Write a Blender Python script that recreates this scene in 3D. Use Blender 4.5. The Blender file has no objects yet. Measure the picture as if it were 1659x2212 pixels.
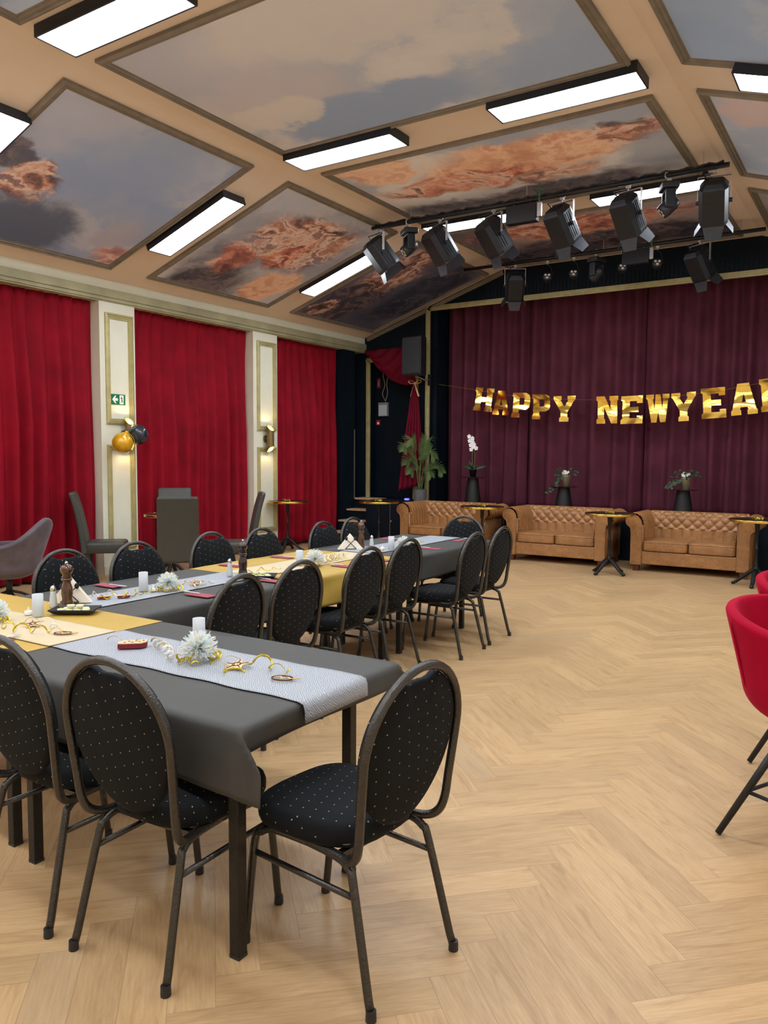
import bpy, math, random
from mathutils import Vector, Matrix, noise
PI = math.pi
C = bpy.context.scene.collection
SC = bpy.context.scene
rnd = random.Random(7)

# ------------------------------------------------------------------ camera, light, exposure
yaw, pitch, roll, FPX = -0.570179, -0.0729135, 0.0055179, 1693.36
cd = bpy.data.cameras.new('camera'); cam = bpy.data.objects.new('camera', cd); C.objects.link(cam)
cd.sensor_fit = 'VERTICAL'; cd.sensor_height = 36.0; cd.lens = FPX / 2212 * 36.0
cd.clip_start = 0.05; cd.clip_end = 100
cy, sy = math.cos(yaw), math.sin(yaw)
F = Vector((sy*math.cos(pitch), cy*math.cos(pitch), math.sin(pitch)))
r0 = Vector((cy, -sy, 0)); u0 = r0.cross(F)
cr, sr = math.cos(roll), math.sin(roll)
RX = cr*r0 + sr*u0; UX = -sr*r0 + cr*u0
cam.matrix_world = Matrix(((RX.x, UX.x, -F.x, 0), (RX.y, UX.y, -F.y, 0), (RX.z, UX.z, -F.z, 1.5), (0, 0, 0, 1)))
SC.camera = cam
w = bpy.data.worlds.new('world'); SC.world = w; w.use_nodes = True
w.node_tree.nodes['Background'].inputs[0].default_value = (0.8, 0.85, 1, 1)
w.node_tree.nodes['Background'].inputs[1].default_value = 0.0
SC.view_settings.view_transform = 'Standard'; SC.view_settings.look = 'None'
SC.view_settings.gamma = 1; SC.view_settings.use_curve_mapping = False
SC.view_settings.exposure = 0.86
PANEL_W = 18.0          # brightness of the ceiling light panels
SC.cycles.diffuse_bounces = 8; SC.cycles.max_bounces = 12

# ------------------------------------------------------------------ materials
def lin(c):
    return tuple(((v/255)/12.92 if v/255 <= 0.04045 else ((v/255+0.055)/1.055)**2.4) for v in c) + (1,)
class N:
    """tiny node helper"""
    def __init__(s, name):
        s.m = bpy.data.materials.new(name); s.m.use_nodes = True
        s.t = s.m.node_tree; s.b = s.t.nodes['Principled BSDF']
    def n(s, ty, **kw):
        x = s.t.nodes.new(ty)
        for k, v in kw.items():
            if k.startswith('i_'): x.inputs[int(k[2:])].default_value = v
            else: setattr(x, k, v)
        return x
    def l(s, a, b): s.t.links.new(a, b)
    def math(s, op, a, b=None, clamp=False):
        x = s.n('ShaderNodeMath', operation=op, use_clamp=clamp)
        for i, v in enumerate((a, b)):
            if v is None: continue
            if isinstance(v, (int, float)): x.inputs[i].default_value = v
            else: s.l(v, x.inputs[i])
        return x.outputs[0]
    def mix(s, f, a, b):
        x = s.n('ShaderNodeMix', data_type='RGBA')
        for i, v in ((0, f), (6, a), (7, b)):
            if isinstance(v, (int, float)): x.inputs[i].default_value = v
            elif isinstance(v, tuple): x.inputs[i].default_value = v
            else: s.l(v, x.inputs[i])
        return x.outputs[2]
    def ramp(s, f, stops):
        x = s.n('ShaderNodeValToRGB'); e = x.color_ramp.elements
        while len(e) < len(stops): e.new(0.5)
        for el, (p, c) in zip(e, stops): el.position = p; el.color = c
        s.l(f, x.inputs[0]); return x.outputs[0]
    def coord(s, kind='Object'): return s.n('ShaderNodeTexCoord').outputs[kind]
    def noise(s, vec, scale, detail=4, rough=0.55, dist=0.0, out=0):
        x = s.n('ShaderNodeTexNoise'); x.inputs['Scale'].default_value = scale
        x.inputs['Detail'].default_value = detail; x.inputs['Roughness'].default_value = rough
        x.inputs['Distortion'].default_value = dist
        if vec is not None: s.l(vec, x.inputs['Vector'])
        return x.outputs[out]
    def bump(s, h, strength, dist=0.01):
        x = s.n('ShaderNodeBump'); x.inputs['Strength'].default_value = strength; x.inputs['Distance'].default_value = dist
        s.l(h, x.inputs['Height']); s.l(x.outputs[0], s.b.inputs['Normal'])
    def set(s, color=None, rough=None, metal=None, **kw):
        if color is not None: s.b.inputs['Base Color'].default_value = color
        if rough is not None: s.b.inputs['Roughness'].default_value = rough
        if metal is not None: s.b.inputs['Metallic'].default_value = metal
        for k, v in kw.items(): s.b.inputs[k.replace('_', ' ')].default_value = v
        return s
def mat(name, rgb, rough=0.6, metal=0.0, var=0.12, vscale=6.0, bump=0.0, bscale=60.0, sheen=0.0, coat=0.0, detail=3, sheentint=None):
    k = N(name); k.set(lin(rgb), rough, metal)
    vec = k.coord()
    nf = k.noise(vec, vscale, detail)
    c = lin(rgb); lo = tuple(v*(1-var) for v in c[:3]) + (1,); hi = tuple(min(1, v*(1+var)) for v in c[:3]) + (1,)
    k.l(k.ramp(nf, [(0.3, lo), (0.7, hi)]), k.b.inputs['Base Color'])
    if bump: k.bump(k.noise(vec, bscale, 3), bump)
    if sheen:
        k.b.inputs['Sheen Weight'].default_value = sheen; k.b.inputs['Sheen Roughness'].default_value = 0.35
        k.b.inputs['Sheen Tint'].default_value = lin(sheentint or rgb)
    if coat: k.b.inputs['Coat Weight'].default_value = coat; k.b.inputs['Coat Roughness'].default_value = 0.1
    return k.m
def emit(name, rgb, strength):
    k = N(name); k.set((0.8, 0.8, 0.8, 1), 0.5)
    k.b.inputs['Emission Color'].default_value = lin(rgb); k.b.inputs['Emission Strength'].default_value = strength
    return k.m

M = {}
M['ceil'] = mat('ceiling_paint', (224, 206, 186), 0.85, var=0.03, vscale=1.5, bump=0.05, bscale=90)
M['cream'] = mat('cream_paint', (220, 220, 200), 0.7, var=0.03)
M['warmwall'] = mat('warm_wall_paint', (236, 232, 222), 0.8, var=0.05)
M['black'] = mat('blue_black_paint', (8, 20, 30), 0.55, var=0.2, vscale=3, bump=0.05)
M['gold'] = mat('matt_gold_paint', (178, 168, 118), 0.45, 0.25, var=0.14, vscale=9)
M['frame_br'] = mat('olive_brown_moulding', (128, 118, 104), 0.6, 0.1, var=0.14, vscale=9)
M['corn'] = mat('cornice_gold', (170, 166, 132), 0.5, 0.15, var=0.18, vscale=3)
M['lampcase'] = mat('lamp_case_black', (26, 28, 34), 0.5)
M['pewter'] = mat('hammered_pewter', (76, 75, 73), 0.26, 0.85, var=0.12, vscale=70, bump=0.25, bscale=160)
M['tleg'] = mat('table_leg_steel', (46, 45, 42), 0.42, 0.6, var=0.2, vscale=60, bump=0.1, bscale=140)
M['laminate'] = mat('table_laminate', (120, 96, 70), 0.5)
M['clothblack'] = mat('black_paper_cloth', (58, 58, 55), 0.62, var=0.05, vscale=3, bump=0.06, bscale=25)
M['clothyellow'] = mat('yellow_paper_cloth', (176, 144, 58), 0.6, var=0.06, vscale=5, bump=0.12, bscale=18)
M['ivory'] = mat('ivory_runner', (196, 180, 146), 0.7, var=0.04, bump=0.08, bscale=30)
M['napkin_red'] = mat('red_paper_napkin', (150, 68, 80), 0.75, var=0.08, vscale=20)
M['paper'] = mat('white_napkin_paper', (240, 232, 214), 0.8, var=0.04)
M['frost'] = mat('frosted_glass', (222, 228, 232), 0.45, var=0.03)
M['frost'].node_tree.nodes['Principled BSDF'].inputs['Transmission Weight'].default_value = 0.35
M['white'] = mat('white_plastic', (235, 235, 230), 0.5, var=0.02)
M['spkgrille'] = mat('speaker_grille_grey', (46, 50, 54), 0.6, var=0.1, vscale=200)
M['chrome'] = mat('chrome', (210, 212, 215), 0.18, 1.0, var=0.05)
M['silver'] = mat('clamp_alloy', (190, 190, 190), 0.35, 0.8, var=0.1)
M['blackplastic'] = mat('black_plastic', (30, 31, 34), 0.45, var=0.15, vscale=20)
M['spotbody'] = mat('stage_light_black', (30, 32, 37), 0.42, 0.35, var=0.18, vscale=25)
M['doorleaf'] = mat('barn_door_metal', (62, 64, 70), 0.4, 0.6, var=0.15)
M['brass'] = mat('polished_brass', (228, 190, 96), 0.22, 1.0, var=0.08)
M['sconce'] = mat('bronze_lamp_tube', (132, 112, 70), 0.4, 0.6, var=0.12)
M['darkwood'] = mat('dark_table_top', (34, 20, 18), 0.32, var=0.25, vscale=8)
M['castiron'] = mat('cast_iron', (24, 25, 27), 0.38, 0.4, var=0.2, vscale=30, bump=0.1)
M['woodfoot'] = mat('sofa_foot_wood', (92, 44, 28), 0.4)
M['greyleather'] = mat('grey_leatherette', (56, 57, 53), 0.45, var=0.08, vscale=12, bump=0.06, bscale=200)
M['greyvelvet'] = mat('grey_velvet', (88, 80, 86), 0.8, var=0.25, vscale=7, sheen=0.6, sheentint=(150, 140, 150))
M['redvelvet'] = mat('crimson_velvet_seat', (158, 2, 40), 0.8, var=0.15, vscale=5, sheen=0.3, sheentint=(235, 60, 100))
M['redvelvet'].node_tree.nodes['Principled BSDF'].inputs['Specular IOR Level'].default_value = 0.1
M['blackleg'] = mat('black_powder_coat', (22, 22, 24), 0.5)
M['leaf'] = mat('palm_leaf', (84, 110, 62), 0.55, var=0.35, vscale=9)
M['leafdark'] = mat('ivy_leaf', (40, 72, 44), 0.5, var=0.35, vscale=30)
M['stem'] = mat('plant_stem', (128, 122, 72), 0.6)
M['petal'] = mat('white_petal', (240, 240, 238), 0.6, var=0.03)
M['concrete'] = mat('grey_concrete_pot', (98, 98, 98), 0.8, var=0.2, vscale=30, bump=0.2)
M['goldpot'] = mat('champagne_pot', (196, 186, 150), 0.3, 0.6, var=0.06)
M['peppermill'] = mat('walnut_lacquer', (74, 40, 18), 0.2, var=0.35, vscale=25, coat=0.7)
M['peppermill_dark'] = mat('dark_walnut_lacquer', (40, 17, 14), 0.2, var=0.3, vscale=25, coat=0.7)
M['goldfoil'] = mat('gold_ribbon_foil', (214, 190, 70), 0.25, 0.75, var=0.25, vscale=60)
M['silverfoil'] = mat('pale_ribbon_back', (216, 210, 196), 0.4, 0.2, var=0.1)
M['plywood'] = mat('laser_cut_plywood', (214, 182, 138), 0.7, var=0.2, vscale=60)
M['burn'] = mat('scorched_plywood_edge', (86, 52, 34), 0.8)
M['redcard'] = mat('maroon_box_side', (120, 18, 38), 0.6)
M['cuppale'] = mat('translucent_cup', (214, 212, 190), 0.4, var=0.03)
M['butter'] = mat('yellow_wax', (218, 214, 96), 0.5)
M['balgold'] = mat('gold_balloon_latex', (214, 160, 20), 0.28, 0.15, var=0.06, coat=0.5)
M['balblack'] = mat('black_balloon_latex', (38, 44, 54), 0.25, var=0.04, coat=0.6)
M['green'] = mat('exit_sign_green', (0, 104, 72), 0.5, var=0.02)
M['alarmred'] = mat('alarm_red', (150, 20, 34), 0.5)
M['notice'] = mat('notice_grey', (128, 138, 134), 0.5)
M['cable'] = mat('pale_cable', (148, 140, 110), 0.6)
M['greenstrap'] = mat('green_strap', (38, 110, 62), 0.6)
M['ribbonbow'] = mat('champagne_bow_ribbon', (206, 170, 110), 0.4, 0.3)
M['treadwood'] = mat('stair_tread_wood', (196, 160, 122), 0.5, var=0.15, vscale=12)
M['glow'] = emit('lamp_inside_warm', (255, 205, 90), 2.2)
M['panel'] = emit('light_panel_diffuser', (238, 246, 255), PANEL_W)
M['blueled'] = emit('blue_floor_led', (30, 30, 255), 1.0)
M['parlens'] = mat('par_lens', (196, 186, 170), 0.3, var=0.05)

def velvet_curtain(name, rgb, sheencol, sh):
    k = N(name); k.set(lin(rgb), 0.75)
    v = k.coord(); nz = k.noise(v, 3.0, 5)
    c = lin(rgb)
    k.l(k.ramp(nz, [(0.3, tuple(x*.8 for x in c[:3])+(1,)), (0.7, tuple(x*1.2 for x in c[:3])+(1,))]), k.b.inputs['Base Color'])
    k.b.inputs['Sheen Weight'].default_value = sh; k.b.inputs['Sheen Roughness'].default_value = 0.3
    k.b.inputs['Sheen Tint'].default_value = lin(sheencol); k.b.inputs['Specular IOR Level'].default_value = 0.15
    k.bump(k.noise(v, 220, 2), 0.06)
    return k.m
M['black'].node_tree.nodes['Principled BSDF'].inputs['Specular IOR Level'].default_value = 0.2
M['redcurtain'] = velvet_curtain('red_velvet_curtain', (132, 7, 28), (236, 60, 84), .8)
M['winecurtain'] = velvet_curtain('wine_stage_curtain', (88, 40, 54), (160, 90, 112), 0.15)
M['swag'] = velvet_curtain('crimson_swag', (104, 12, 34), (190, 50, 84), 0.3)

# dotted banquet fabric: small pale stitches on a staggered lattice
def dotted():
    k = N('dotted_fabric'); k.set(None, 0.85)
    v = k.n('ShaderNodeSeparateXYZ'); k.l(k.coord(), v.inputs[0])
    x, y, z = v.outputs
    S = 1/0.040
    g = k.n('ShaderNodeSeparateXYZ'); k.l(k.n('ShaderNodeNewGeometry').outputs['Normal'], g.inputs[0])
    up = k.math('GREATER_THAN', k.math('ABSOLUTE', g.outputs[2]), .55); dn = k.math('SUBTRACT', 1.0, up)
    u = k.math('ADD', x, k.math('MULTIPLY', dn, y))
    wv = k.math('ADD', k.math('MULTIPLY', up, y), k.math('MULTIPLY', dn, z))
    p = k.math('MULTIPLY', k.math('ADD', k.math('MULTIPLY', u, .94), k.math('MULTIPLY', wv, .34)), S)
    q = k.math('MULTIPLY', k.math('SUBTRACT', k.math('MULTIPLY', wv, .94), k.math('MULTIPLY', u, .34)), S)
    def cell(t):
        f = k.math('SUBTRACT', k.math('FRACT', t), 0.5)
        return k.math('MULTIPLY', f, f)
    d = k.math('ADD', cell(p), cell(q))
    mask = k.math('LESS_THAN', d, 0.0030)
    nz = k.noise(k.coord(), 5, 3)
    base = k.ramp(nz, [(0.3, lin((6, 8, 11))), (0.7, lin((11, 15, 19)))])
    k.l(k.mix(mask, base, lin((150, 148, 132))), k.b.inputs['Base Color'])
    k.b.inputs['Specular IOR Level'].default_value = .25; k.b.inputs['Sheen Weight'].default_value = 0.05; k.b.inputs['Sheen Tint'].default_value = lin((90, 110, 120))
    k.bump(k.noise(k.coord(), 400, 2), 0.08)
    return k.m
M['dots'] = dotted()

def tan_leather():
    k = N('tan_leather'); k.set(None, 0.32); v = k.coord()
    n1 = k.noise(v, 14, 6, 0.7, 0.6); n2 = k.noise(v, 3, 3)
    c = k.ramp(n1, [(0.25, lin((106, 70, 40))), (0.5, lin((158, 110, 66))), (0.8, lin((190, 142, 94)))])
    c2 = k.ramp(n2, [(0.3, lin((132, 90, 52))), (0.7, lin((170, 122, 74)))])
    k.l(k.mix(0.4, c, c2), k.b.inputs['Base Color'])
    k.bump(k.noise(v, 160, 4), 0.12, 0.004)
    k.b.inputs['Coat Weight'].default_value = 0.1
    return k.m
M['leather'] = tan_leather()

def runner_white():
    k = N('white_waved_runner'); k.set(None, 0.5); v = k.coord()
    wv = k.n('ShaderNodeTexWave', wave_type='BANDS', bands_direction='DIAGONAL'); wv.inputs['Scale'].default_value = 62
    wv.inputs['Distortion'].default_value = 6; wv.inputs['Detail'].default_value = 1.0; wv.inputs['Detail Scale'].default_value = 0.9
    k.l(v, wv.inputs['Vector'])
    k.l(k.ramp(wv.outputs[1], [(0.2, lin((136, 143, 152))), (0.7, lin((170, 175, 182)))]), k.b.inputs['Base Color'])
    k.bump(wv.outputs[1], 0.35, 0.004)
    return k.m
M['runner'] = runner_white()

def floor_mat():
    k = N('oak_herringbone'); k.set(None, 0.42)
    uv = k.n('ShaderNodeUVMap', uv_map='plank').outputs[0]
    at = k.n('ShaderNodeAttribute', attribute_name='tone')
    mp = k.n('ShaderNodeMapping'); k.l(uv, mp.inputs[0]); mp.inputs['Scale'].default_value = (1.0, 7.0, 1.0)
    off = k.n('ShaderNodeCombineXYZ'); k.l(k.math('MULTIPLY', at.outputs['Fac'], 37.0), off.inputs[0]); k.l(k.math('MULTIPLY', at.outputs['Fac'], 91.0), off.inputs[1])
    add = k.n('ShaderNodeVectorMath', operation='ADD'); k.l(mp.outputs[0], add.inputs[0]); k.l(off.outputs[0], add.inputs[1])
    g1 = k.noise(add.outputs[0], 3.2, 7, 0.62, 1.1)
    g2 = k.noise(add.outputs[0], 16, 5, 0.6, 0.3)
    wv = k.n('ShaderNodeTexWave', wave_type='RINGS', rings_direction='Z'); wv.inputs['Scale'].default_value = 3.4
    wv.inputs['Distortion'].default_value = 7; wv.inputs['Detail'].default_value = 3; k.l(add.outputs[0], wv.inputs['Vector'])
    c1 = k.ramp(g1, [(0.25, lin((164, 131, 91))), (0.46, lin((188, 156, 113))), (0.75, lin((202, 171, 127)))])
    c2 = k.mix(k.math('MULTIPLY', wv.outputs[1], 0.12), c1, lin((150, 112, 76)))
    c3 = k.mix(k.math('MULTIPLY', k.math('SUBTRACT', 0.62, g2, True), 0.55), c2, lin((140, 104, 72)))
    # each plank its own tone, a few greyish
    grey = k.math('MULTIPLY', k.math('GREATER_THAN', at.outputs['Fac'], 0.955), 0.4)
    c4 = k.mix(grey, c3, lin((150, 132, 108)))
    br = k.n('ShaderNodeHueSaturation'); k.l(c4, br.inputs['Color'])
    k.l(k.math('ADD', k.math('MULTIPLY', at.outputs['Fac'], 0.2), 0.90), br.inputs['Value'])
    # seam: dark line at plank border
    s = k.n('ShaderNodeSeparateXYZ'); k.l(uv, s.inputs[0])
    ed = k.math('MINIMUM', k.math('MINIMUM', s.outputs[0], k.math('SUBTRACT', 0.73, s.outputs[0])), k.math('MINIMUM', s.outputs[1], k.math('SUBTRACT', 0.129, s.outputs[1])))
    seam = k.math('MULTIPLY', k.math('LESS_THAN', ed, 0.0009), 0.45)
    k.l(k.mix(seam, br.outputs[0], lin((96, 66, 42))), k.b.inputs['Base Color'])
    k.l(k.math('ADD', k.math('MULTIPLY', g2, 0.15), 0.33), k.b.inputs['Roughness'])
    k.bump(g2, 0.06, 0.003)
    return k.m
M['floor'] = floor_mat()

# ------------------------------------------------------------------ mesh builder
class MB:
    def __init__(s): s.v = []; s.f = []
    def add(s, vs, fs, T=None):
        o = len(s.v)
        s.v += [tuple(T @ Vector(p)) if T is not None else tuple(p) for p in vs]
        s.f += [tuple(i+o for i in f) for f in fs]; return s
    def box(s, x0, x1, y0, y1, z0, z1, T=None):
        vs = [(x, y, z) for z in (z0, z1) for y in (y0, y1) for x in (x0, x1)]
        return s.add(vs, [(0, 2, 3, 1), (4, 5, 7, 6), (0, 1, 5, 4), (2, 6, 7, 3), (0, 4, 6, 2), (1, 3, 7, 5)], T)
    def prism(s, poly, d0, d1, T=None):
        """poly in local (x,y), extruded along z"""
        n = len(poly)
        vs = [(x, y, d0) for x, y in poly] + [(x, y, d1) for x, y in poly]
        fs = [tuple(reversed(range(n))), tuple(range(n, 2*n))] + [(i, (i+1) % n, n+(i+1) % n, n+i) for i in range(n)]
        return s.add(vs, fs, T)
    def grid(s, fn, nu, nv, T=None, closeu=False):
        vs = [fn(i/(nu), j/nv) for j in range(nv+1) for i in range(nu+(0 if closeu else 1))]
        W = nu + (0 if closeu else 1); fs = []
        for j in range(nv):
            for i in range(nu):
                i2 = (i+1) % W if closeu else i+1
                fs.append((j*W+i, j*W+i2, (j+1)*W+i2, (j+1)*W+i))
        return s.add(vs, fs, T)
    def tube(s, pts, r, n=8, closed=False, flat=1.0, caps=True):
        pts = [Vector(p) for p in pts]; m = len(pts)
        rs = r if isinstance(r, (list, tuple)) else [r]*m
        vs = []; up = None
        for i, p in enumerate(pts):
            a = pts[(i-1) % m] if (closed or i > 0) else p
            b = pts[(i+1) % m] if (closed or i < m-1) else p
            d = (b-a).normalized()
            if up is None:
                up = Vector((0, 0, 1)) if abs(d.z) < 0.9 else Vector((1, 0, 0))
            side = d.cross(up)
            if side.length < 1e-5: side = d.cross(Vector((0.3, 1, 0.2)))
            side.normalize(); up = side.cross(d).normalized()
            for k in range(n):
                t = 2*PI*k/n
                vs.append(p + side*(math.cos(t)*rs[i]) + up*(math.sin(t)*rs[i]*flat))
        fs = []
        for i in range(m if closed else m-1):
            j = (i+1) % m
            for k in range(n):
                k2 = (k+1) % n; fs.append((i*n+k, i*n+k2, j*n+k2, j*n+k))
        if caps and not closed:
            fs.append(tuple(reversed(range(n)))); fs.append(tuple(range((m-1)*n, m*n)))
        return s.add(vs, fs)
    def lathe(s, prof, n=24, T=None, caps=True):
        """prof [(r,z)] bottom to top"""
        vs = [(r*math.cos(2*PI*k/n), r*math.sin(2*PI*k/n), z) for r, z in prof for k in range(n)]
        fs = []
        for i in range(len(prof)-1):
            for k in range(n):
                k2 = (k+1) % n; fs.append((i*n+k, i*n+k2, (i+1)*n+k2, (i+1)*n+k))
        if caps: fs.append(tuple(reversed(range(n)))); fs.append(tuple(range((len(prof)-1)*n, len(prof)*n)))
        return s.add(vs, fs, T)
    def ball(s, c, r, nu=20, nv=12, sc=(1, 1, 1)):
        prof = [(max(1e-4, math.sin(PI*i/nv)), -math.cos(PI*i/nv)) for i in range(nv+1)]
        return s.lathe(prof, nu, Matrix.Translation(c) @ Matrix.Diagonal((r*sc[0], r*sc[1], r*sc[2], 1)))
    def pad(s, outline, levels, T=None):
        """rounded cushion: outline(t)->(x,y) unit; levels [(scale,z)]"""
        n = len(outline); vs = [(x*k, y*k, z) for k, z in levels for x, y in outline]
        fs = []
        for i in range(len(levels)-1):
            for k in range(n):
                k2 = (k+1) % n; fs.append((i*n+k, i*n+k2, (i+1)*n+k2, (i+1)*n+k))
        fs.append(tuple(reversed(range(n)))); fs.append(tuple(range((len(levels)-1)*n, len(levels)*n)))
        return s.add(vs, fs, T)
    def build(s, name, m, parent=None, smooth=False, loc=None, bevel=0.0, subsurf=0, solid=0.0, angle=None):
        me = bpy.data.meshes.new(name); me.from_pydata([tuple(v) for v in s.v], [], s.f); me.validate(); me.update()
        o = bpy.data.objects.new(name, me); C.objects.link(o)
        if m is not None: me.materials.append(m if not isinstance(m, str) else M[m])
        if smooth:
            for p in me.polygons: p.use_smooth = True
        if parent is not None: o.parent = parent
        if loc is not None: o.location = loc
        if solid:
            md = o.modifiers.new('solid', 'SOLIDIFY'); md.thickness = solid; md.offset = 0
        if bevel:
            md = o.modifiers.new('bevel', 'BEVEL'); md.width = bevel; md.segments = 2; md.limit_method = 'ANGLE'
        if subsurf:
            md = o.modifiers.new('sub', 'SUBSURF'); md.levels = subsurf; md.render_levels = subsurf
        return o
def Tr(x, y, z): return Matrix.Translation((x, y, z))
def Rx(a): return Matrix.Rotation(a, 4, 'X')
def Ry(a): return Matrix.Rotation(a, 4, 'Y')
def Rz(a): return Matrix.Rotation(a, 4, 'Z')
def superell(a, b, p=4, n=32):
    o = []
    for k in range(n):
        t = 2*PI*k/n; c, s_ = math.cos(t), math.sin(t)
        o.append((a*math.copysign(abs(c)**(2/p), c), b*math.copysign(abs(s_)**(2/p), s_)))
    return o
def catmull(pts, k=6):
    P = [Vector(p) for p in pts]; out = []
    for i in range(len(P)-1):
        a, b, c, d = P[max(i-1, 0)], P[i], P[i+1], P[min(i+2, len(P)-1)]
        for j in range(k):
            t = j/k
            out.append(0.5*((2*b) + (c-a)*t + (2*a-5*b+4*c-d)*t*t + (3*b-a-3*c+d)*t**3))
    out.append(P[-1]); return out

# ------------------------------------------------------------------ scene tree helpers
def thing(name, label, cat, loc=(0, 0, 0), rz=0.0, group=None, rot=None):
    o = bpy.data.objects.new(name, None); C.objects.link(o); o.empty_display_size = 0.1
    o.location = loc; o.rotation_euler = rot if rot else (0, 0, rz)
    o['label'] = label; o['category'] = cat
    if group: o['group'] = group
    return o
def tag(o, label, cat, group=None):
    o['label'] = label; o['category'] = cat
    if group: o['group'] = group
    return o
def struct(o): o['kind'] = 'structure'; return o
KIDS = {}
def kids(o):
    if o.name not in KIDS: KIDS[o.name] = [c for c in bpy.data.objects if c.parent == o]
    return KIDS[o.name]
def dup(root, loc, rz=None, label=None, group=None, rot=None):
    def rec(o, par):
        c = o.copy(); C.objects.link(c)
        if par is not None: c.parent = par
        for ch in kids(o): rec(ch, c)
        return c
    r = rec(root, None); r.location = loc
    if rot is not None: r.rotation_euler = rot
    elif rz is not None: r.rotation_euler = (0, 0, rz)
    if label: r['label'] = label
    if group: r['group'] = group
    return r

# ================================================================== SETTING
XL, YB, ZC, ZE, SL = -8.088, 11.94, 4.5, 3.6, 0.335
XF0, XF1, XR = -5.40, -1.58, 1.11         # flat ceiling strip, right wall
def zc(x): return ZC if XF0 <= x <= XF1 else (ZC-(XF0-x)*SL if x < XF0 else ZC-(x-XF1)*SL)
YF = -5.0

# floor: oak herringbone, one face per plank
def build_floor():
    L, Wd = 0.73, 0.129; s2 = math.sqrt(0.5)
    vs, fs, uvs, tones = [], [], [], []
    ox, oy = -0.44, 0.003
    def put(u0, u1, v0, v1, alongu):
        q = [(u0, v0), (u1, v0), (u1, v1), (u0, v1)]
        P = [((u-v)*s2+ox, (u+v)*s2+oy) for u, v in q]
        if all(p[0] < -8.6 or p[0] > XR+0.1 for p in P) or all(p[1] < YF-0.1 or p[1] > YB+0.9 for p in P): return
        cx = sum(p[0] for p in P)/4; cyy = sum(p[1] for p in P)/4
        if cx < -9 or cx > XR+.5: return
        b = len(vs)
        vs.extend((max(-8.55, min(XR+0.1, p[0])), max(YF-0.1, min(YB+0.8, p[1])), 0.0) for p in P)
        fs.append((b, b+1, b+2, b+3))
        uv = [(u-u0, v-v0) for u, v in q] if alongu else [(v-v0, u-u0) for u, v in q]
        uvs.append(uv); tones.append(rnd.random())
    for m in range(-16, 17):
        for k in range(-110, 130):
            bu, bv = k*Wd + m*L, k*Wd - m*L
            put(bu, bu+L, bv, bv+Wd, True)
            put(bu, bu+Wd, bv+Wd, bv+Wd+L, False)
    me = bpy.data.meshes.new('floor'); me.from_pydata(vs, [], fs)
    ul = me.uv_layers.new(name='plank'); at = me.attributes.new('tone', 'FLOAT', 'FACE')
    for i, p in enumerate(me.polygons):
        at.data[i].value = tones[i]
        for j, li in enumerate(p.loop_indices): ul.data[li].uv = uvs[i][j]
    me.materials.append(M['floor'])
    o = bpy.data.objects.new('floor', me); C.objects.link(o); struct(o)
build_floor()

# ceiling shell
mb = MB()
prof = [(-8.5, zc(-8.5)), (XF0, ZC), (XF1, ZC), (XR+.1, zc(XR+.1))]
for (xa, za), (xb, zb) in zip(prof, prof[1:]):
    mb.add([(xa, YF, za), (xb, YF, zb), (xb, YB, zb), (xa, YB, za)], [(0, 1, 2, 3)])
mb.add([(-8.5, YF, 4.7), (XR+.1, YF, 4.7), (XR+.1, YB, 4.7), (-8.5, YB, 4.7)], [(0, 1, 2, 3)])
struct(mb.build('ceiling', 'ceil'))

# walls
mb = MB(); mb.box(-8.6, -8.45, YF, 11.94, 0, 3.6); mb.box(-8.45, XL, YF, 4.05, 0, 3.36)
struct(mb.build('wall_left', 'warmwall'))
struct(MB().box(XR, XR+.15, YF, YB, 0, 3.75).build('wall_right', 'warmwall'))
struct(MB().box(-8.6, XR+.1, YF-.15, YF, 0, 4.7).build('wall_front', 'warmwall'))
# black end wall with door opening and stage opening
mb = MB()
def wallpoly(poly):
    mb.add([(x, YB, z) for x, z in poly] + [(x, YB+.12, z) for x, z in poly],
           [tuple(range(len(poly))), tuple(reversed(range(len(poly), 2*len(poly))))] + [(i, (i+1) % len(poly), len(poly)+(i+1) % len(poly), len(poly)+i) for i in range(len(poly))])
wallpoly([(-8.45, 0.0), (-8.04, 0.0), (-8.04, zc(-8.04)), (-8.45, zc(-8.45))])
wallpoly([(-8.04, 3.235), (-7.0, 3.235), (-7.0, zc(-7.0)), (-8.04, zc(-8.04))])
wallpoly([(-7.0, 0.0), (-6.74, 0.0), (-6.74, zc(-6.74)), (-7.0, zc(-7.0))])
wallpoly([(-6.74, 4.03), (XF0, 4.03), (XF0, ZC), (-6.74, zc(-6.74))])
wallpoly([(XF0, 4.03), (XF1, 4.03), (XF1, ZC), (XF0, ZC)])
wallpoly([(XF1, 4.03), (-0.24, 4.03), (-0.24, zc(-0.24)), (XF1, ZC)])
wallpoly([(-0.24, 0), (XR+.1, 0), (XR+.1, zc(XR+.1)), (-0.24, zc(-0.24))])
x = -6.7
while x < -0.3:                                     # thin vertical slats above the stage opening
    mb.box(x, x+.048, YB-.012, YB+.01, 4.06, min(4.24, zc(x)-.05)); x += 0.0615
mb.box(-8.6, XR+.1, 12.75, 12.85, 0.0, 4.7)
mb.box(-6.74, -6.66, YB+.12, 12.75, 0.7, 4.4)
struct(mb.build('wall_back', 'black'))
mb = MB(); mb.box(-8.45, XL, 11.28, 11.62, 0, 3.36); struct(mb.build('wall_side', 'black'))
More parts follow.
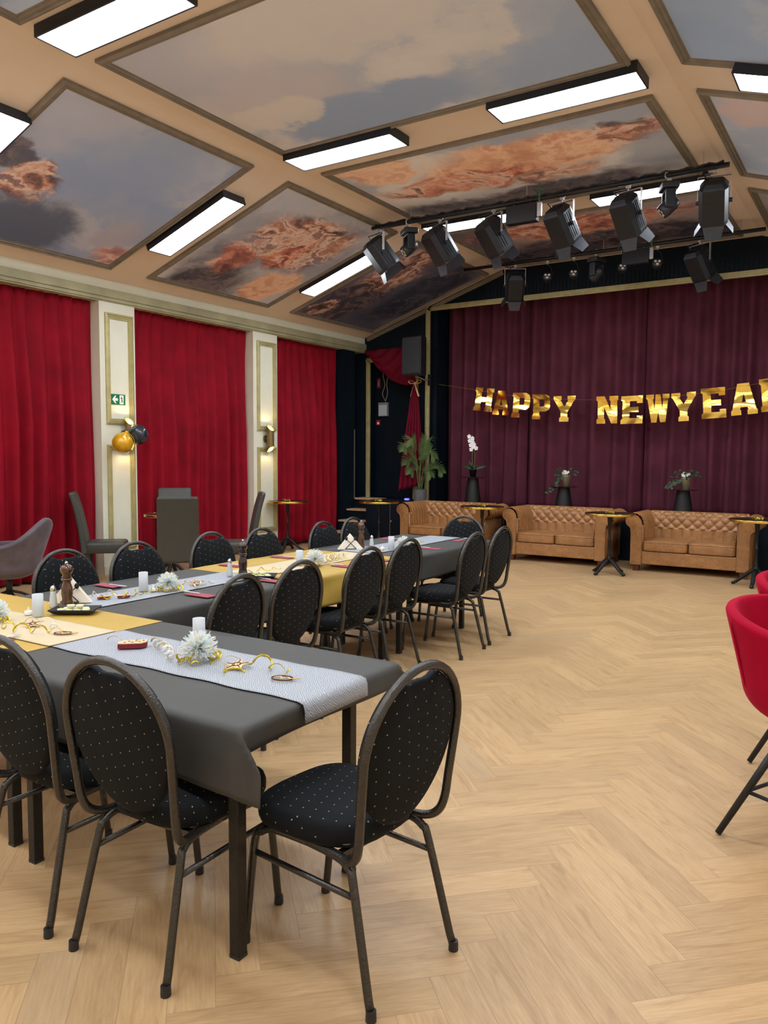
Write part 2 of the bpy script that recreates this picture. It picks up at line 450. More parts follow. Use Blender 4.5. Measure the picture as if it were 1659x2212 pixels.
# dark jambs and the black door in the recess
mb = MB(); mb.box(-8.10, -8.04, YB+.12, 12.26, .7, 3.3); mb.box(-7.0, -6.94, YB+.12, 12.26, .7, 3.3); mb.box(-8.1, -6.94, YB+.12, 12.26, 3.24, 3.3)
mb.box(-8.04, -7.0, 12.22, 12.28, .72, 3.24)
d = struct(mb.build('door_1', 'black'))
mb = MB(); mb.tube([(-7.30, 12.20, 1.52), (-7.22, 12.19, 1.50)], .012); mb.ball((-7.30, 12.20, 1.95), .022); mb.build('door_handle', 'chrome', d)

# left wall header: cream band, gold cornice
mb = MB(); mb.box(-8.5, XL, YF, YB, 3.49, 3.64); struct(mb.build('trim_1', 'cream'))
mb = MB()
for (x1, z0, z1) in ((-8.055, 3.395, 3.49), (-8.075, 3.372, 3.395), (-8.065, 3.352, 3.372), (-8.085, 3.335, 3.352)):
    mb.box(-8.46, x1, YF, YB, z0, z1)
struct(mb.build('trim_2', 'corn'))

def ring(mb, x0, x1, y0, y1, prof, T=None):
    """rectangular moulding in local xy, prof [(inset,height)] """
    vs = []
    for d, h in prof: vs += [(x0+d, y0+d, h), (x1-d, y0+d, h), (x1-d, y1-d, h), (x0+d, y1-d, h)]
    fs = []
    for i in range(len(prof)-1):
        for k in range(4):
            k2 = (k+1) % 4; fs.append((i*4+k, i*4+k2, (i+1)*4+k2, (i+1)*4+k))
    mb.add(vs, fs, T)
MOULD = [(0, 0), (0, .022), (.022, .03), (.028, .018), (.045, .022), (.05, .012), (.066, .014), (.07, 0)]
# pilasters: a cream post with two gold mouldings each
WT = Matrix(((0, 0, 1, 0), (1, 0, 0, 0), (0, 1, 0, 0), (0, 0, 0, 1)))   # local x->Y, y->Z, z->X
for i, (y0, y1) in enumerate(((6.22, 6.75), (8.95, 9.50))):
    p = struct(MB().box(-8.46, XL, y0, y1, 0, 3.34).build('trim_%d' % (3+i), 'cream'))
    mb = MB(); ring(mb, y0+.075, y1-.04, 1.86, 3.21, MOULD, Tr(XL, 0, 0) @ WT); mb.build('panel_moulding', 'gold', p)
    mb = MB(); ring(mb, y0+.075, y1-.04, 0.30, 1.605, MOULD, Tr(XL, 0, 0) @ WT); mb.build('panel_moulding', 'gold', p)
    MB().box(XL, XL+.012, y0, y1, 0, .10).build('skirting', 'cream', p)
mb = MB(); mb.box(-8.46, -8.44, 4.05, 11.3, 0, .1); struct(mb.build('baseboard_left', 'cream'))

# gold mouldings round the stage, the door and along the slope
def bar(mb, a, b, wdt, T=None, y=YB):
    """moulding bar on the end wall between (x,z) points a and b"""
    d = Vector((b[0]-a[0], 0, b[1]-a[1])); L = d.length; d.normalize(); nrm = Vector((-d.z, 0, d.x))
    for (o0, o1, dep) in ((0, .3, .035), (.3, .62, .05), (.62, 1, .03)):
        p0 = Vector((a[0], 0, a[1])) + nrm*(o0-.5)*wdt; p1 = Vector((a[0], 0, a[1])) + nrm*(o1-.5)*wdt
        vs = [p0, p0+d*L, p1+d*L, p1]
        mb.add([(q.x, y, q.z) for q in vs] + [(q.x, y-dep, q.z) for q in vs], [(4, 5, 6, 7), (0, 1, 5, 4), (1, 2, 6, 5), (2, 3, 7, 6), (3, 0, 4, 7)])
mb = MB(); bar(mb, (-6.80, 4.005), (-.2, 4.005), .085); struct(mb.build('trim_5', 'gold'))
mb = MB(); bar(mb, (-6.765, 0.58), (-6.765, 3.99), .08); struct(mb.build('trim_6', 'gold'))
mb = MB(); bar(mb, (-8.0, 0.72), (-8.0, 3.235), .08); bar(mb, (-8.04, 3.20), (-6.97, 3.20), .08); bar(mb, (-7.0, 0.72), (-7.0, 3.17), .08); struct(mb.build('trim_7', 'gold'))
mb = MB(); bar(mb, (-8.02, zc(-8.02)-.05), (-5.38, ZC-.045), .07); struct(mb.build('trim_8', 'frame_br'))
mb = MB(); bar(mb, (-.22, .58), (-.22, 4.0), .08); struct(mb.build('trim_9', 'gold'))

# stage platform and steps
mb = MB(); mb.box(-7.57, -6.82, 11.33, 12.75, 0, .72); mb.box(-6.82, XR, 11.33, 12.75, 0, .58); mb.box(-8.45, -7.57, 11.64, 12.75, 0, .70)
st = struct(mb.build('stage', 'black')); st.name = 'trim_10'
MB().box(-8.08, -7.58, 11.62, 11.9, .695, .725).build('tread', 'treadwood', st)
sp = thing('stage_steps', 'black stage steps with pale wooden treads in the corner', 'steps', (-7.825, 11.3, 0))
mb = MB()
for i, (yf, z) in enumerate(((10.87, .18), (11.12, .36), (11.37, .54))):
    mb.box(-.25, .25, yf-11.3, .34, z-.18, z-.028)
    MB().box(-.25, .25, yf-.015-11.3, yf+.25-11.3, z-.028, z).build('tread', 'treadwood', sp)
mb.build('carcass', 'black', sp)
cb = thing('stage_cupboard', 'black low cupboard front beside the stage steps', 'cupboard', (-7.05, 11.2, 0))
MB().box(-.5, .5, 0, .12, 0, .68).build('carcass', 'black', cb)
for sx in (-1, 1): MB().box(min(.005*sx, .49*sx), max(.005*sx, .49*sx), -.018, 0, .02, .66).build('door', 'black', cb)
mb = MB(); mb.ball((.03, -.03, .38), .016); mb.box(-.004, .004, -.021, -.018, .02, .66); mb.build('latch', 'chrome', cb)
o = MB().box(-7.02, -6.94, 11.60, 11.64, .72, .75).build('floor_light', 'blueled'); tag(o, 'small blue glowing light on the stage floor by the crimson drape', 'light')
# thin pale strip on the black corner
o = MB().box(XL-.005, XL+.006, 11.605, 11.625, .72, 1.95).build('edge_strip', 'silver'); tag(o, 'thin pale metal strip on the black corner by the stage steps', 'strip')

# ================================================================== CEILING PAINTINGS
def mural(name, seed, sky, cloud, blobs, figscale=2.2, cscale=0.55, cbias=0.5):
    """procedural baroque-sky canvas: warped clouds plus irregular patches.
    blobs: (x, y, rx, ry, kind or rgb, softness, strength)"""
    k = N(name); k.set(None, 0.85); v = k.coord()
    mp = k.n('ShaderNodeMapping'); k.l(v, mp.inputs[0]); mp.inputs['Location'].default_value = (seed*3.1, seed*1.7, seed*.9)
    vv = mp.outputs[0]
    wn = k.noise(vv, 1.3, 5, 0.6, 0.0, out=1)
    sub = k.n('ShaderNodeVectorMath', operation='SUBTRACT'); k.l(wn, sub.inputs[0]); sub.inputs[1].default_value = (.5, .5, .5)
    scl = k.n('ShaderNodeVectorMath', operation='SCALE'); k.l(sub.outputs[0], scl.inputs[0]); scl.inputs['Scale'].default_value = 0.95
    warp = k.n('ShaderNodeVectorMath', operation='ADD'); k.l(v, warp.inputs[0]); k.l(scl.outputs[0], warp.inputs[1])
    w2 = k.n('ShaderNodeVectorMath', operation='ADD'); k.l(vv, w2.inputs[0]); k.l(scl.outputs[0], w2.inputs[1])
    cn = k.noise(w2.outputs[0], cscale, 7, 0.52, 0.2)
    c = k.ramp(cn, [(cbias-.10, lin(sky)), (cbias-.015, lin(tuple((a*.6+b*.4) for a, b in zip(sky, cloud)))), (cbias+.02, lin(cloud)), (cbias+.2, lin(tuple(min(255, b*1.10) for b in cloud)))])
    # painted figures / drapery: swirling strokes of shadow, red, orange, flesh
    f1 = k.noise(w2.outputs[0], figscale*.8, 4, 0.5, 1.9)
    figs = {'fig': [(0.30, (58, 44, 44)), (0.40, (104, 66, 54)), (0.47, (168, 94, 62)), (0.53, (206, 138, 98)), (0.60, (222, 180, 148)), (0.66, (150, 84, 60)), (0.74, (120, 110, 112))],
            'orange': [(0.30, (186, 104, 60)), (0.45, (220, 146, 92)), (0.55, (232, 170, 118)), (0.68, (204, 120, 72))],
            'red': [(0.32, (96, 42, 38)), (0.44, (160, 70, 46)), (0.54, (206, 112, 70)), (0.62, (224, 170, 134)), (0.72, (112, 58, 48))],
            'dark': [(0.34, (34, 30, 36)), (0.47, (62, 50, 54)), (0.56, (112, 82, 74)), (0.63, (72, 58, 62)), (0.74, (44, 42, 52))],
            'night': [(0.35, (26, 30, 44)), (0.5, (44, 44, 58)), (0.6, (88, 72, 76)), (0.7, (40, 40, 54))],
            'mauve': [(0.35, (96, 86, 88)), (0.5, (132, 116, 114)), (0.65, (158, 138, 132))]}
    cache = {}
    for (x, y, rx, ry, kind, soft, st) in blobs:
        if isinstance(kind, str):
            if kind not in cache: cache[kind] = k.ramp(f1, [(p, lin(q)) for p, q in figs[kind]])
            col = cache[kind]
        else: col = lin(kind)
        m2 = k.n('ShaderNodeMapping', vector_type='TEXTURE'); k.l(warp.outputs[0], m2.inputs[0])
        m2.inputs['Location'].default_value = (x, y, 0); m2.inputs['Scale'].default_value = (rx, ry, 50)
        ln = k.n('ShaderNodeVectorMath', operation='LENGTH'); k.l(m2.outputs[0], ln.inputs[0])
        mr = k.n('ShaderNodeMapRange', interpolation_type='SMOOTHSTEP'); k.l(ln.outputs['Value'], mr.inputs[0])
        mr.inputs[1].default_value = 1.0; mr.inputs[2].default_value = 1.0-soft; mr.inputs[3].default_value = 0.0; mr.inputs[4].default_value = st
        c = k.mix(mr.outputs[0], c, col)
    tn = k.n('ShaderNodeMix', data_type='RGBA', blend_type='MULTIPLY'); tn.inputs[0].default_value = 1.0
    k.l(c, tn.inputs[6]); tn.inputs[7].default_value = (1.25, 1.6, 2.2, 1)
    hs = k.n('ShaderNodeHueSaturation'); hs.inputs['Saturation'].default_value = .85; k.l(tn.outputs[2], hs.inputs['Color'])
    k.l(hs.outputs[0], k.b.inputs['Base Color'])
    return k.m
CF = [(0, 0), (0, .026), (.024, .040), (.034, .024), (.056, .030), (.064, .014), (.082, .016), (.088, .0)]
def painting(name_label, x0, x1, y0, y1, matl, side=0):
    """x given along the world; side -1 left slope, 0 flat, 1 right slope"""
    cx, cyy = (x0+x1)/2, (y0+y1)/2
    a = math.atan(SL)*(-1 if side < 0 else (1 if side > 0 else 0))
    hx = (x1-x0)/2/math.cos(a)
    t = thing('ceiling_painting', name_label, 'painting', (cx, cyy, zc(cx)-.002), rot=(0, a, 0), group=None)
    hy = (y1-y0)/2
    MB().box(-hx+.06, hx-.06, -hy+.06, hy-.06, -.012, -.001).build('canvas', matl, t)
    mb = MB(); ring(mb, -hx, hx, -hy, hy, [(d, -h) for d, h in CF]); mb.build('frame', 'frame_br', t)
    return t
GS, BG = (136, 142, 154), (196, 176, 156)
def wl(cx, cyy, pts, side=0):
    c = math.cos(math.atan(SL)) if side else 1
    return [((x-cx)/c, y-cyy, rx, ry, kd, so, s) for (x, y, rx, ry, kd, so, s) in pts]
BEI = (196, 174, 152)
m1 = mural('canvas_clouds', 1.0, (142, 144, 148), (190, 170, 152), wl(-3.505, 5.14, [
    (-4.7, 4.5, 1.0, .7, (172, 156, 150), .5, .85), (-3.4, 4.5, 1.5, .6, BEI, .5, .9), (-4.4, 5.2, .9, .6, (182, 160, 146), .5, .9),
    (-3.9, 5.85, 1.2, .42, (126, 134, 146), .35, .95), (-2.3, 5.9, 1.0, .5, (134, 140, 148), .6, .8), (-4.62, 5.45, .5, .28, (200, 176, 150), .3, .8)]), cscale=.6)
m2 = mural('canvas_orange_drapery', 2.3, (150, 144, 142), (204, 182, 158), wl(-3.505, 7.93, [
    (-3.3, 7.6, 1.35, .55, 'orange', .35, .95), (-4.75, 7.15, .5, .35, 'orange', .3, .9), (-4.1, 7.85, 1.2, .35, 'red', .35, .95),
    (-2.2, 7.5, .4, .42, 'fig', .3, .9), (-3.6, 8.65, 2.0, .38, 'dark', .4, .9), (-2.0, 8.1, .55, .55, (150, 144, 140), .5, .85), (-3.1, 8.2, .6, .22, 'fig', .4, .9)]), figscale=2.0)
m3 = mural('canvas_dark_figures', 4.1, (92, 84, 84), (140, 116, 102), wl(-3.505, 10.64, [
    (-3.6, 10.1, 1.9, .5, 'red', .5, .9), (-3.2, 10.9, 2.0, .55, 'dark', .5, .95), (-4.4, 11.4, 1.2, .5, 'night', .4, .95), (-2.0, 11.3, 1.0, .6, 'night', .5, .9)]), figscale=2.6)
l1 = mural('canvas_blue_sky', 5.2, (126, 134, 150), (164, 154, 150), wl(-6.705, 5.1, [
    (-5.95, 4.35, .6, .6, (160, 150, 148), .5, .8), (-6.0, 5.3, .7, .8, (132, 138, 150), .6, .8), (-6.85, 4.5, .42, .30, 'fig', .3, .95), (-6.5, 4.15, .3, .25, 'dark', .3, .8),
    (-7.55, 4.8, .7, .65, (74, 78, 90), .45, .95), (-7.2, 5.75, .42, .35, (160, 142, 140), .5, .8), (-7.62, 6.0, .3, .3, 'red', .4, .75)], 1), cscale=.7)
l2 = mural('canvas_figure_group', 6.6, (140, 132, 130), (176, 160, 146), wl(-6.7, 7.86, [
    (-6.35, 8.0, .75, .9, 'fig', .35, .95), (-7.2, 7.3, .8, .6, 'mauve', .5, .9), (-7.0, 7.4, .45, .35, 'red', .35, .9), (-6.7, 8.0, .5, .35, 'red', .3, .95), (-7.35, 8.5, .55, .35, 'orange', .35, .95),
    (-7.6, 7.6, .5, .8, 'dark', .5, .8), (-5.75, 7.1, .5, .5, (170, 158, 150), .5, .85)], 1), figscale=2.4)
l3 = mural('canvas_night_figures', 8.1, (70, 64, 74), (108, 92, 94), wl(-6.7, 10.65, [
    (-7.2, 10.2, .9, .7, 'dark', .4, .9), (-6.2, 10.1, .8, .6, 'fig', .4, .8), (-6.6, 11.3, 1.3, .7, 'night', .5, .95), (-7.5, 9.9, .35, .3, 'fig', .3, .7)], 1), figscale=2.8)
m0 = mural('canvas_grey_blue', 9.4, (106, 126, 144), (150, 152, 156), [(0, 0, 1.2, .6, (140, 146, 152), .5, .5)])
q1 = mural('canvas_pale_blue', 10.7, (128, 140, 152), (150, 152, 154), [(0, 0, .8, .8, (140, 146, 154), .6, .6)])
q2 = mural('canvas_grey_peach', 12.2, (150, 152, 158), (168, 164, 162), [(-.75, -.7, .4, .35, (200, 160, 140), .4, .9), (.2, .4, .9, .6, (150, 152, 158), .5, .7)])
q3 = mural('canvas_brown_grey', 13.9, (110, 104, 100), (140, 126, 112), [(0, 0, .9, .9, 'dark', .5, .7)])
painting('largest painted ceiling panel, beige and grey clouds in the middle of the ceiling', -5.23, -1.78, 4.03, 6.25, m1)
painting('painted ceiling panel with large orange drapery, above the front lighting bar', -5.23, -1.78, 6.87, 8.99, m2)
painting('darkest middle ceiling painting, between the two stage lighting bars', -5.23, -1.78, 9.53, 11.75, m3)
painting('blue-grey sky painting on the left ceiling slope with a dark cloud at its lower corner', -7.84, -5.575, 4.0, 6.2, l1, -1)
painting('painting of reddish brown figures on the left slope, between two lit panels', -7.84, -5.575, 6.74, 8.99, l2, -1)
painting('dark purple brown painting on the left slope, touching the black end wall', -7.84, -5.575, 9.5, 11.8, l3, -1)
painting('grey-blue painted ceiling panel cut off at the top left corner', -5.23, -1.78, 1.3, 3.42, m0)
painting('pale blue sky painting on the right slope, cut off at the top right', -1.42, .84, 4.03, 6.3, q1, 1)
painting('grey painting with a peach cloud on the right ceiling slope', -1.42, .84, 6.83, 9.05, q2, 1)
painting('small visible tip of the brown painting on the right slope by the end wall', -1.42, .84, 9.56, 11.75, q3, 1)

# ================================================================== CEILING LIGHTS
def lamp(x, y, side, label, first=[None]):
    a = math.atan(SL)*(-1 if side < 0 else (1 if side > 0 else 0))
    loc = (x, y, zc(x)-.004)
    if first[0] is None:
        t = thing('ceiling_light', label, 'ceiling light', loc, rot=(0, a, 0), group='rectangular ceiling lights')
        mb = MB(); L, W, H, e = .63, .17, .085, .014
        mb.box(-L, L, -W, -W+e, -H, 0); mb.box(-L, L, W-e, W, -H, 0); mb.box(-L, -L+e, -W+e, W-e, -H, 0); mb.box(L-e, L, -W+e, W-e, -H, 0)
        mb.box(-L+e, L-e, -W+e, W-e, -.006, 0)
        mb.build('case', 'lampcase', t)
        MB().box(-L+e, L-e, -W+e, W-e, -H+.006, -H+.014).build('diffuser', 'panel', t)
        first[0] = t; return t
    return dup(first[0], loc, rot=(0, a, 0), label=label)
lamp(-4.57, 6.38, 0, 'left one of two lit ceiling lights between the cloud and orange drapery paintings')
lamp(-2.36, 6.39, 0, 'right one of two lit ceiling lights between the cloud and orange drapery paintings')
lamp(-6.63, 6.38, -1, 'lit ceiling light on the left slope between blue sky and figure paintings')
lamp(-6.63, 9.13, -1, 'lit ceiling light on the left slope before the darkest painting, by the black corner')
lamp(-4.57, 9.13, 0, 'lit ceiling light behind the front lighting bar, left of its control box')
lamp(-2.36, 9.13, 0, 'lit ceiling light behind the right half of the front lighting bar')
lamp(-4.55, 3.66, 0, 'large lit ceiling light cut off by the top edge of the picture')
lamp(-6.66, 3.86, -1, 'ceiling light of which only a tip shows at the left edge')
lamp(-.44, 6.39, 1, 'ceiling light of which only a dark corner shows at the right edge')
for (x, y, s_) in ((-2.36, 3.66, 0), (-.44, 3.66, 1), (-.44, 9.13, 1), (-6.66, .9, -1), (-4.57, .9, 0), (-2.36, .9, 0), (-.44, .9, 1), (-4.57, -1.8, 0), (-2.36, -1.8, 0), (-6.66, -1.8, -1), (-.44, -1.8, 1)):
    lamp(x, y, s_, 'ceiling light outside the picture, %s row, %s' % ({3.66: 'near', 9.13: 'stage', .9: 'overhead', -1.8: 'rearmost'}[y], {-2.36: 'right of centre', -.44: 'on the right slope', -6.66: 'on the left slope', -4.57: 'left of centre'}[x]))

# ================================================================== CURTAINS
def curtain(name, axis, a0, a1, base, z0, z1, period, amp, seed, m, nz=26, per=9, top=0.25, sgn=1, solid=.006):
    rr = random.Random(seed); L = a1-a0; nf = max(3, int(L/period))
    ks = [rr.uniform(.75, 1.3) for _ in range(nf)]; tot = sum(ks); edges = [0]
    for q in ks: edges.append(edges[-1]+q/tot)
    amps = [rr.uniform(.6, 1.25) for _ in range(nf)]; drift = [rr.uniform(-.25, .25) for _ in range(nf+1)]
    def fn(u, v):
        z = z1 + (z0-z1)*v
        i = min(nf-1, max(0, next((j for j in range(nf) if edges[j+1] >= u), nf-1)))
        t = (u-edges[i])/(edges[i+1]-edges[i])
        env = top + (1-top)*min(1, v*2.2)
        # rounded outer lobes with narrow valleys
        d = ((.5-.5*math.cos(2*PI*t))**.8)*amps[i]*env
        d += .10*math.sin(2*PI*(t*2+v*.5+i))*env if v > .12 else .25*abs(math.sin(PI*t*2))*(1-v/.12)+.10*math.sin(2*PI*(t*2+v*.5+i))*env*v/.12
        sh = (drift[i]*(1-t)+drift[i+1]*t)*math.sin(PI*min(1, v*1.1))*.35*period*(1 if 0 < u < 1 else 0)
        p = a0+u*L+sh; q = base+sgn*amp*d+sgn*.012*math.sin(7*v+u*9)
        return (q, p, z) if axis == 'Y' else (p, q, z)
    return MB().grid(fn, nf*per, nz).build(name, m, smooth=True, solid=solid)
def tagc(o, l, g=None): tag(o, l, 'curtain', g)
tagc(curtain('curtain', 'Y', 4.06, 6.22, -8.255, .03, 3.345, .19, .125, 3, 'redcurtain'), 'red velvet curtain left of the pilaster with the balloons')
tagc(curtain('curtain', 'Y', 6.75, 8.97, -8.255, .03, 3.345, .19, .125, 5, 'redcurtain'), 'red velvet curtain hanging between the two cream pilasters')
tagc(curtain('curtain', 'Y', 9.50, 11.27, -8.255, .05, 3.345, .19, .125, 9, 'redcurtain'), 'red velvet curtain between the far cream pilaster and the black corner')
xs = -5.10
tagc(curtain('stage_curtain', 'X', -6.62, xs, 12.45, .60, 4.35, .24, .15, 11, 'winecurtain', sgn=-1, top=.8), 'dark wine red stage curtain panel behind the orchid and the word HAPPY')
tagc(curtain('stage_curtain', 'X', xs+.004, -3.2, 12.45, .60, 4.35, .30, .15, 14, 'winecurtain', sgn=-1, top=.8), 'dark wine red stage curtain panel behind the middle pedestal')
tagc(curtain('stage_curtain', 'X', -3.196, .2, 12.45, .60, 4.35, .27, .15, 12, 'winecurtain', sgn=-1, top=.8), 'dark wine red stage curtain panel behind the right pedestal and the word NEWYEAR')

# draped crimson swag over the stage door, tied with a bow
sw = thing('door_drape', 'crimson swag draped over the black stage door and tied back with a bow', 'drape', (-6.88, 11.80, 2.72))
def swf(u, v):
    # u along, v top->bottom ; end gathers at the tie (x=0,z=0 local)
    xt, zt = -1.06+u*.90, .62+.03*u
    xb = -1.04+u*1.04; zb = .58-.58*(1-(1-u)**1.6)*1.0 - .10*math.sin(PI*u)
    x = xt*(1-v)+xb*v; z = zt*(1-v)+zb*v
    return (x, -.05-.025*math.sin(2*PI*(u*3.5+v*2.5))-.05*math.sin(PI*v), z)
MB().grid(swf, 60, 24).build('swag', 'swag', sw, smooth=True, solid=.006)
def tlf(u, v):
    wv = .035+.22*v**.8; return (-.02+(u-.5)*2*wv-.045*v, -.05-(.02+.05*v)*abs(math.sin(PI*(u*5+.3)))-.01, -.02-(1.95-.25*u*(1)+.0)*v + .12*(1-u)*v)
MB().grid(tlf, 60, 30).build('tail', 'swag', sw, smooth=True, solid=.006)
mb = MB()
for s_ in (-1, 1):
    mb.tube(catmull([(0, -.10, 0), (s_*.06, -.12, .05), (s_*.12, -.11, .045), (s_*.10, -.11, .01), (0, -.10, 0)], 5), .013, 6, flat=.5)
    mb.tube([(0, -.11, 0), (s_*.04, -.13, -.09), (s_*.085, -.12, -.22)], [.012, .016, .019], 6, flat=.3)
mb.ball((0, -.115, 0), .022); mb.build('bow', 'ribbonbow', sw)

# ================================================================== BANQUET CHAIR
def make_banquet_chair():
    t = thing('banquet_chair', '', 'chair', group='black dotted banquet chairs')
    # seat
    ol = []
    for k in range(40):
        a = 2*PI*k/40; c, s_ = math.cos(a), math.sin(a)
        x = .212*math.copysign(abs(c)**.62, c); y = .205*math.copysign(abs(s_)**.62, s_)
        x *= (1+.10*(y/.205))*.95; ol.append((x, y))
    mb = MB(); mb.pad(ol, [(.90, .405), (.97, .412), (1.0, .43), (1.0, .452), (.975, .470), (.91, .480), (.6, .486), (.25, .488)], Tr(0, .01, 0))
    mb.build('seat', 'dots', t, smooth=True)
    # back pad: slightly curved disc, notched at the top for the hand
    zs, xs_ = .700, .200
    outl = []
    for k in range(64):
        a = -PI/2+2*PI*k/64
        x = .204*math.cos(a); z = (.245 if math.sin(a) < 0 else .213)*math.sin(a)
        if math.sin(a) > 0:
            n_ = math.exp(-(x/.070)**6); z -= .032*n_
        else:
            x *= 1-.10*(-math.sin(a))**2
        outl.append((x, z))
    def yb(x, z): return -.262 - (z-.05)*.155 if z > -.3 else 0
    vs = []; lv = [(.93, .019), (.985, .013), (1.0, 0), (.985, -.013), (.93, -.019)]
    for kk, off in lv:
        for x, z in outl: vs.append((x*kk, yb(x, z*kk)+off, zs+z*kk))
    n = 64; fs = []
    for i in range(len(lv)-1):
        for k in range(n):
            k2 = (k+1) % n; fs.append((i*n+k, (i+1)*n+k, (i+1)*n+k2, i*n+k2))
    # domed front and rear
    for base, off in ((0, .030), (4*n, -.030)):
        o1 = len(vs)
        for x, z in outl: vs.append((x*.55, yb(x, z*.55)+off*.95, zs+z*.55))
        oc = len(vs); vs.append((0, yb(0, 0)+off, zs))
        for k in range(n):
            k2 = (k+1) % n
            fs += [(base+k, base+k2, o1+k2, o1+k), (o1+k, o1+k2, oc)] if base == 0 else [(base+k2, base+k, o1+k, o1+k2), (o1+k2, o1+k, oc)]
    MB().add(vs, fs).build('backrest', 'dots', t, smooth=True)
    # hoop that frames the back, drops below the seat and turns forward under it
    half = [(.150, .10, .398), (.165, -.10, .397), (.180, -.185, .400), (.192, -.225, .422), (.200, -.243, .468), (.204, -.252, .54), (.209, -.262, .62), (.213, -.272, .70)]
    arc = [(.213*math.cos(a), -.272-.035*math.sin(a), .70+.222*math.sin(a)) for a in [PI*k/22 for k in range(1, 22)]]
    right = catmull(half, 4); left = [Vector((-p.x, p.y, p.z)) for p in reversed(right)]
    path = right + [Vector(p) for p in arc] + left
    MB().tube(path, .0135, 8, flat=1.0).build('back_hoop', 'pewter', t, smooth=True)
    # legs: on each side an upside-down U, front leg and rear leg each its own part
    for s_ in (-1, 1):
        fr = catmull([(s_*.158, -.02, .392), (s_*.166, .11, .390), (s_*.172, .165, .370), (s_*.178, .190, .325), (s_*.180, .232, .0)], 5)
        re = catmull([(s_*.158, -.02, .392), (s_*.164, -.135, .390), (s_*.168, -.185, .370), (s_*.174, -.205, .325), (s_*.195, -.285, .0)], 5)
        for q in (fr, re):
            q[-1].z = .012
            l = MB().tube(q, .0125, 8).build('leg', 'pewter', t, smooth=True)
            p = q[-1]; MB().lathe([(.015, .0), (.0155, .004), (.0145, .03)], 10, Tr(p.x, p.y, 0)).build('foot_cap', 'blackplastic', l)
        MB().tube([(s_*.174, .196, .300), (s_*.174, -.205, .300)], .009, 6).build('stretcher', 'pewter', t, smooth=True)
    for q in (.10, -.15): MB().box(-.16, .16, q, q+.022, .386, .402).build('seat_rail', 'pewter', t)
    return t
bc = make_banquet_chair()
chairs = [  # x,y of seat centre, facing angle (0 = facing +Y), label
    (-1.352, 1.875, PI/2-.11, 'black dotted banquet chair standing alone at the end of the front table, whole in view'),
    (-1.825, 1.70, 0.03, 'black dotted banquet chair with its back to us, second from left at the front table'),
    (-2.325, 1.69, 0.0, 'black dotted banquet chair cut off by the left edge at the front table'),
    (-2.87, 2.72, PI/2+.10, 'nearest banquet chair on the right side of the long table, just behind the front table'),
    (-2.94, 3.29, PI/2, 'second nearest banquet chair on the right side of the long table'),
    (-2.99, 4.02, PI/2, 'third banquet chair on the right side of the long table, against the yellow cloth'),
    (-3.04, 4.585, PI/2, 'fourth banquet chair on the right of the long table, where yellow meets black cloth'),
    (-2.86, 5.27, PI/2, 'fifth banquet chair on the right of the long table, its dotted seat clearly showing'),
    (-2.88, 5.80, PI/2, 'farthest banquet chair on the right side of the long table'),
    (-3.79, 2.86, -PI/2, 'banquet chair behind the tall brown pepper mill on the far side of the tables'),
    (-3.78, 3.38, -PI/2, 'second banquet chair on the far side, behind a frosted glass and a tinsel ball'),
    (-3.84, 4.11, -PI/2, 'third banquet chair on the far side, left of the dark middle pepper mill'),
    (-3.76, 4.57, -PI/2, 'fourth banquet chair on the far side, right of the dark middle pepper mill'),
    (-3.73, 5.32, -PI/2, 'fifth banquet chair on the far side, before the third red curtain'),
    (-3.78, 5.84, -PI/2, 'banquet chair behind the farthest pepper mill, in front of the black corner'),
    (-3.33, 6.30, PI, 'banquet chair at the far head of the long table, in front of the left sofa')]
for i, (x, y, a, lb) in enumerate(chairs):
    if i == 0: bc.location = (x, y, 0); bc.rotation_euler = (0, 0, a); bc['label'] = lb
    else: dup(bc, (x, y, 0), a, lb)

# ================================================================== TABLES
def table(x0, x1, y0, y1, legs, label):
    t = thing('banquet_table', label, 'table', ((x0+x1)/2, (y0+y1)/2, 0), group='rectangular banquet tables')
    cx, cyy = (x0+x1)/2, (y0+y1)/2
    MB().box(x0-cx, x1-cx, y0-cyy, y1-cyy, .690, .716).build('tabletop', 'laminate', t)
    lx = sorted(set(p[0] for p in legs)); ly = sorted(set(p[1] for p in legs))
    mb = MB()
    a, b, c, d = lx[0]-cx, lx[-1]-cx, ly[0]-cyy, ly[-1]-cyy
    mb.box(a, b, c-.012, c+.012, .65, .69).box(a, b, d-.012, d+.012, .65, .69).box(a-.012, a+.012, c+.012, d-.012, .65, .69).box(b-.012, b+.012, c+.012, d-.012, .65, .69)
    mb.build('apron', 'tleg', t)
    for (x, y) in legs:
        l = MB().box(x-cx-.019, x-cx+.019, y-cyy-.019, y-cyy+.019, .012, .69).build('leg', 'tleg', t, bevel=.003)
        MB().prism([(-.019, -.019), (.019, -.019), (.019, .019), (-.019, .019)], 0, .012, Tr(x-cx, y-cyy, 0)).build('foot_cap', 'blackplastic', l)
def L4(xa, xb, ya, yb_): return [(xa, ya), (xb, ya), (xa, yb_), (xb, yb_)]
table(-2.66, -1.545, 1.632, 2.44, L4(-2.575, -1.572, 1.658, 2.23), 'front table under the black cloth whose end faces the empty floor')
table(-4.05, -2.68, 1.645, 2.44, L4(-3.95, -2.755, 1.69, 2.23), 'table under the yellow cloth at the left edge of the picture')
table(-3.93, -3.04, 2.47, 3.66, L4(-3.85, -3.09, 2.58, 3.56), 'table under the nearer black cloth of the long row')
table(-3.93, -3.04, 3.68, 4.87, L4(-3.60, -3.075, 3.78, 4.775), 'table under the yellow cloth in the middle of the long row')
table(-3.93, -3.04, 4.89, 6.51, L4(-3.585, -3.055, 4.985, 6.02), 'table under the far black cloth next to the sofas')

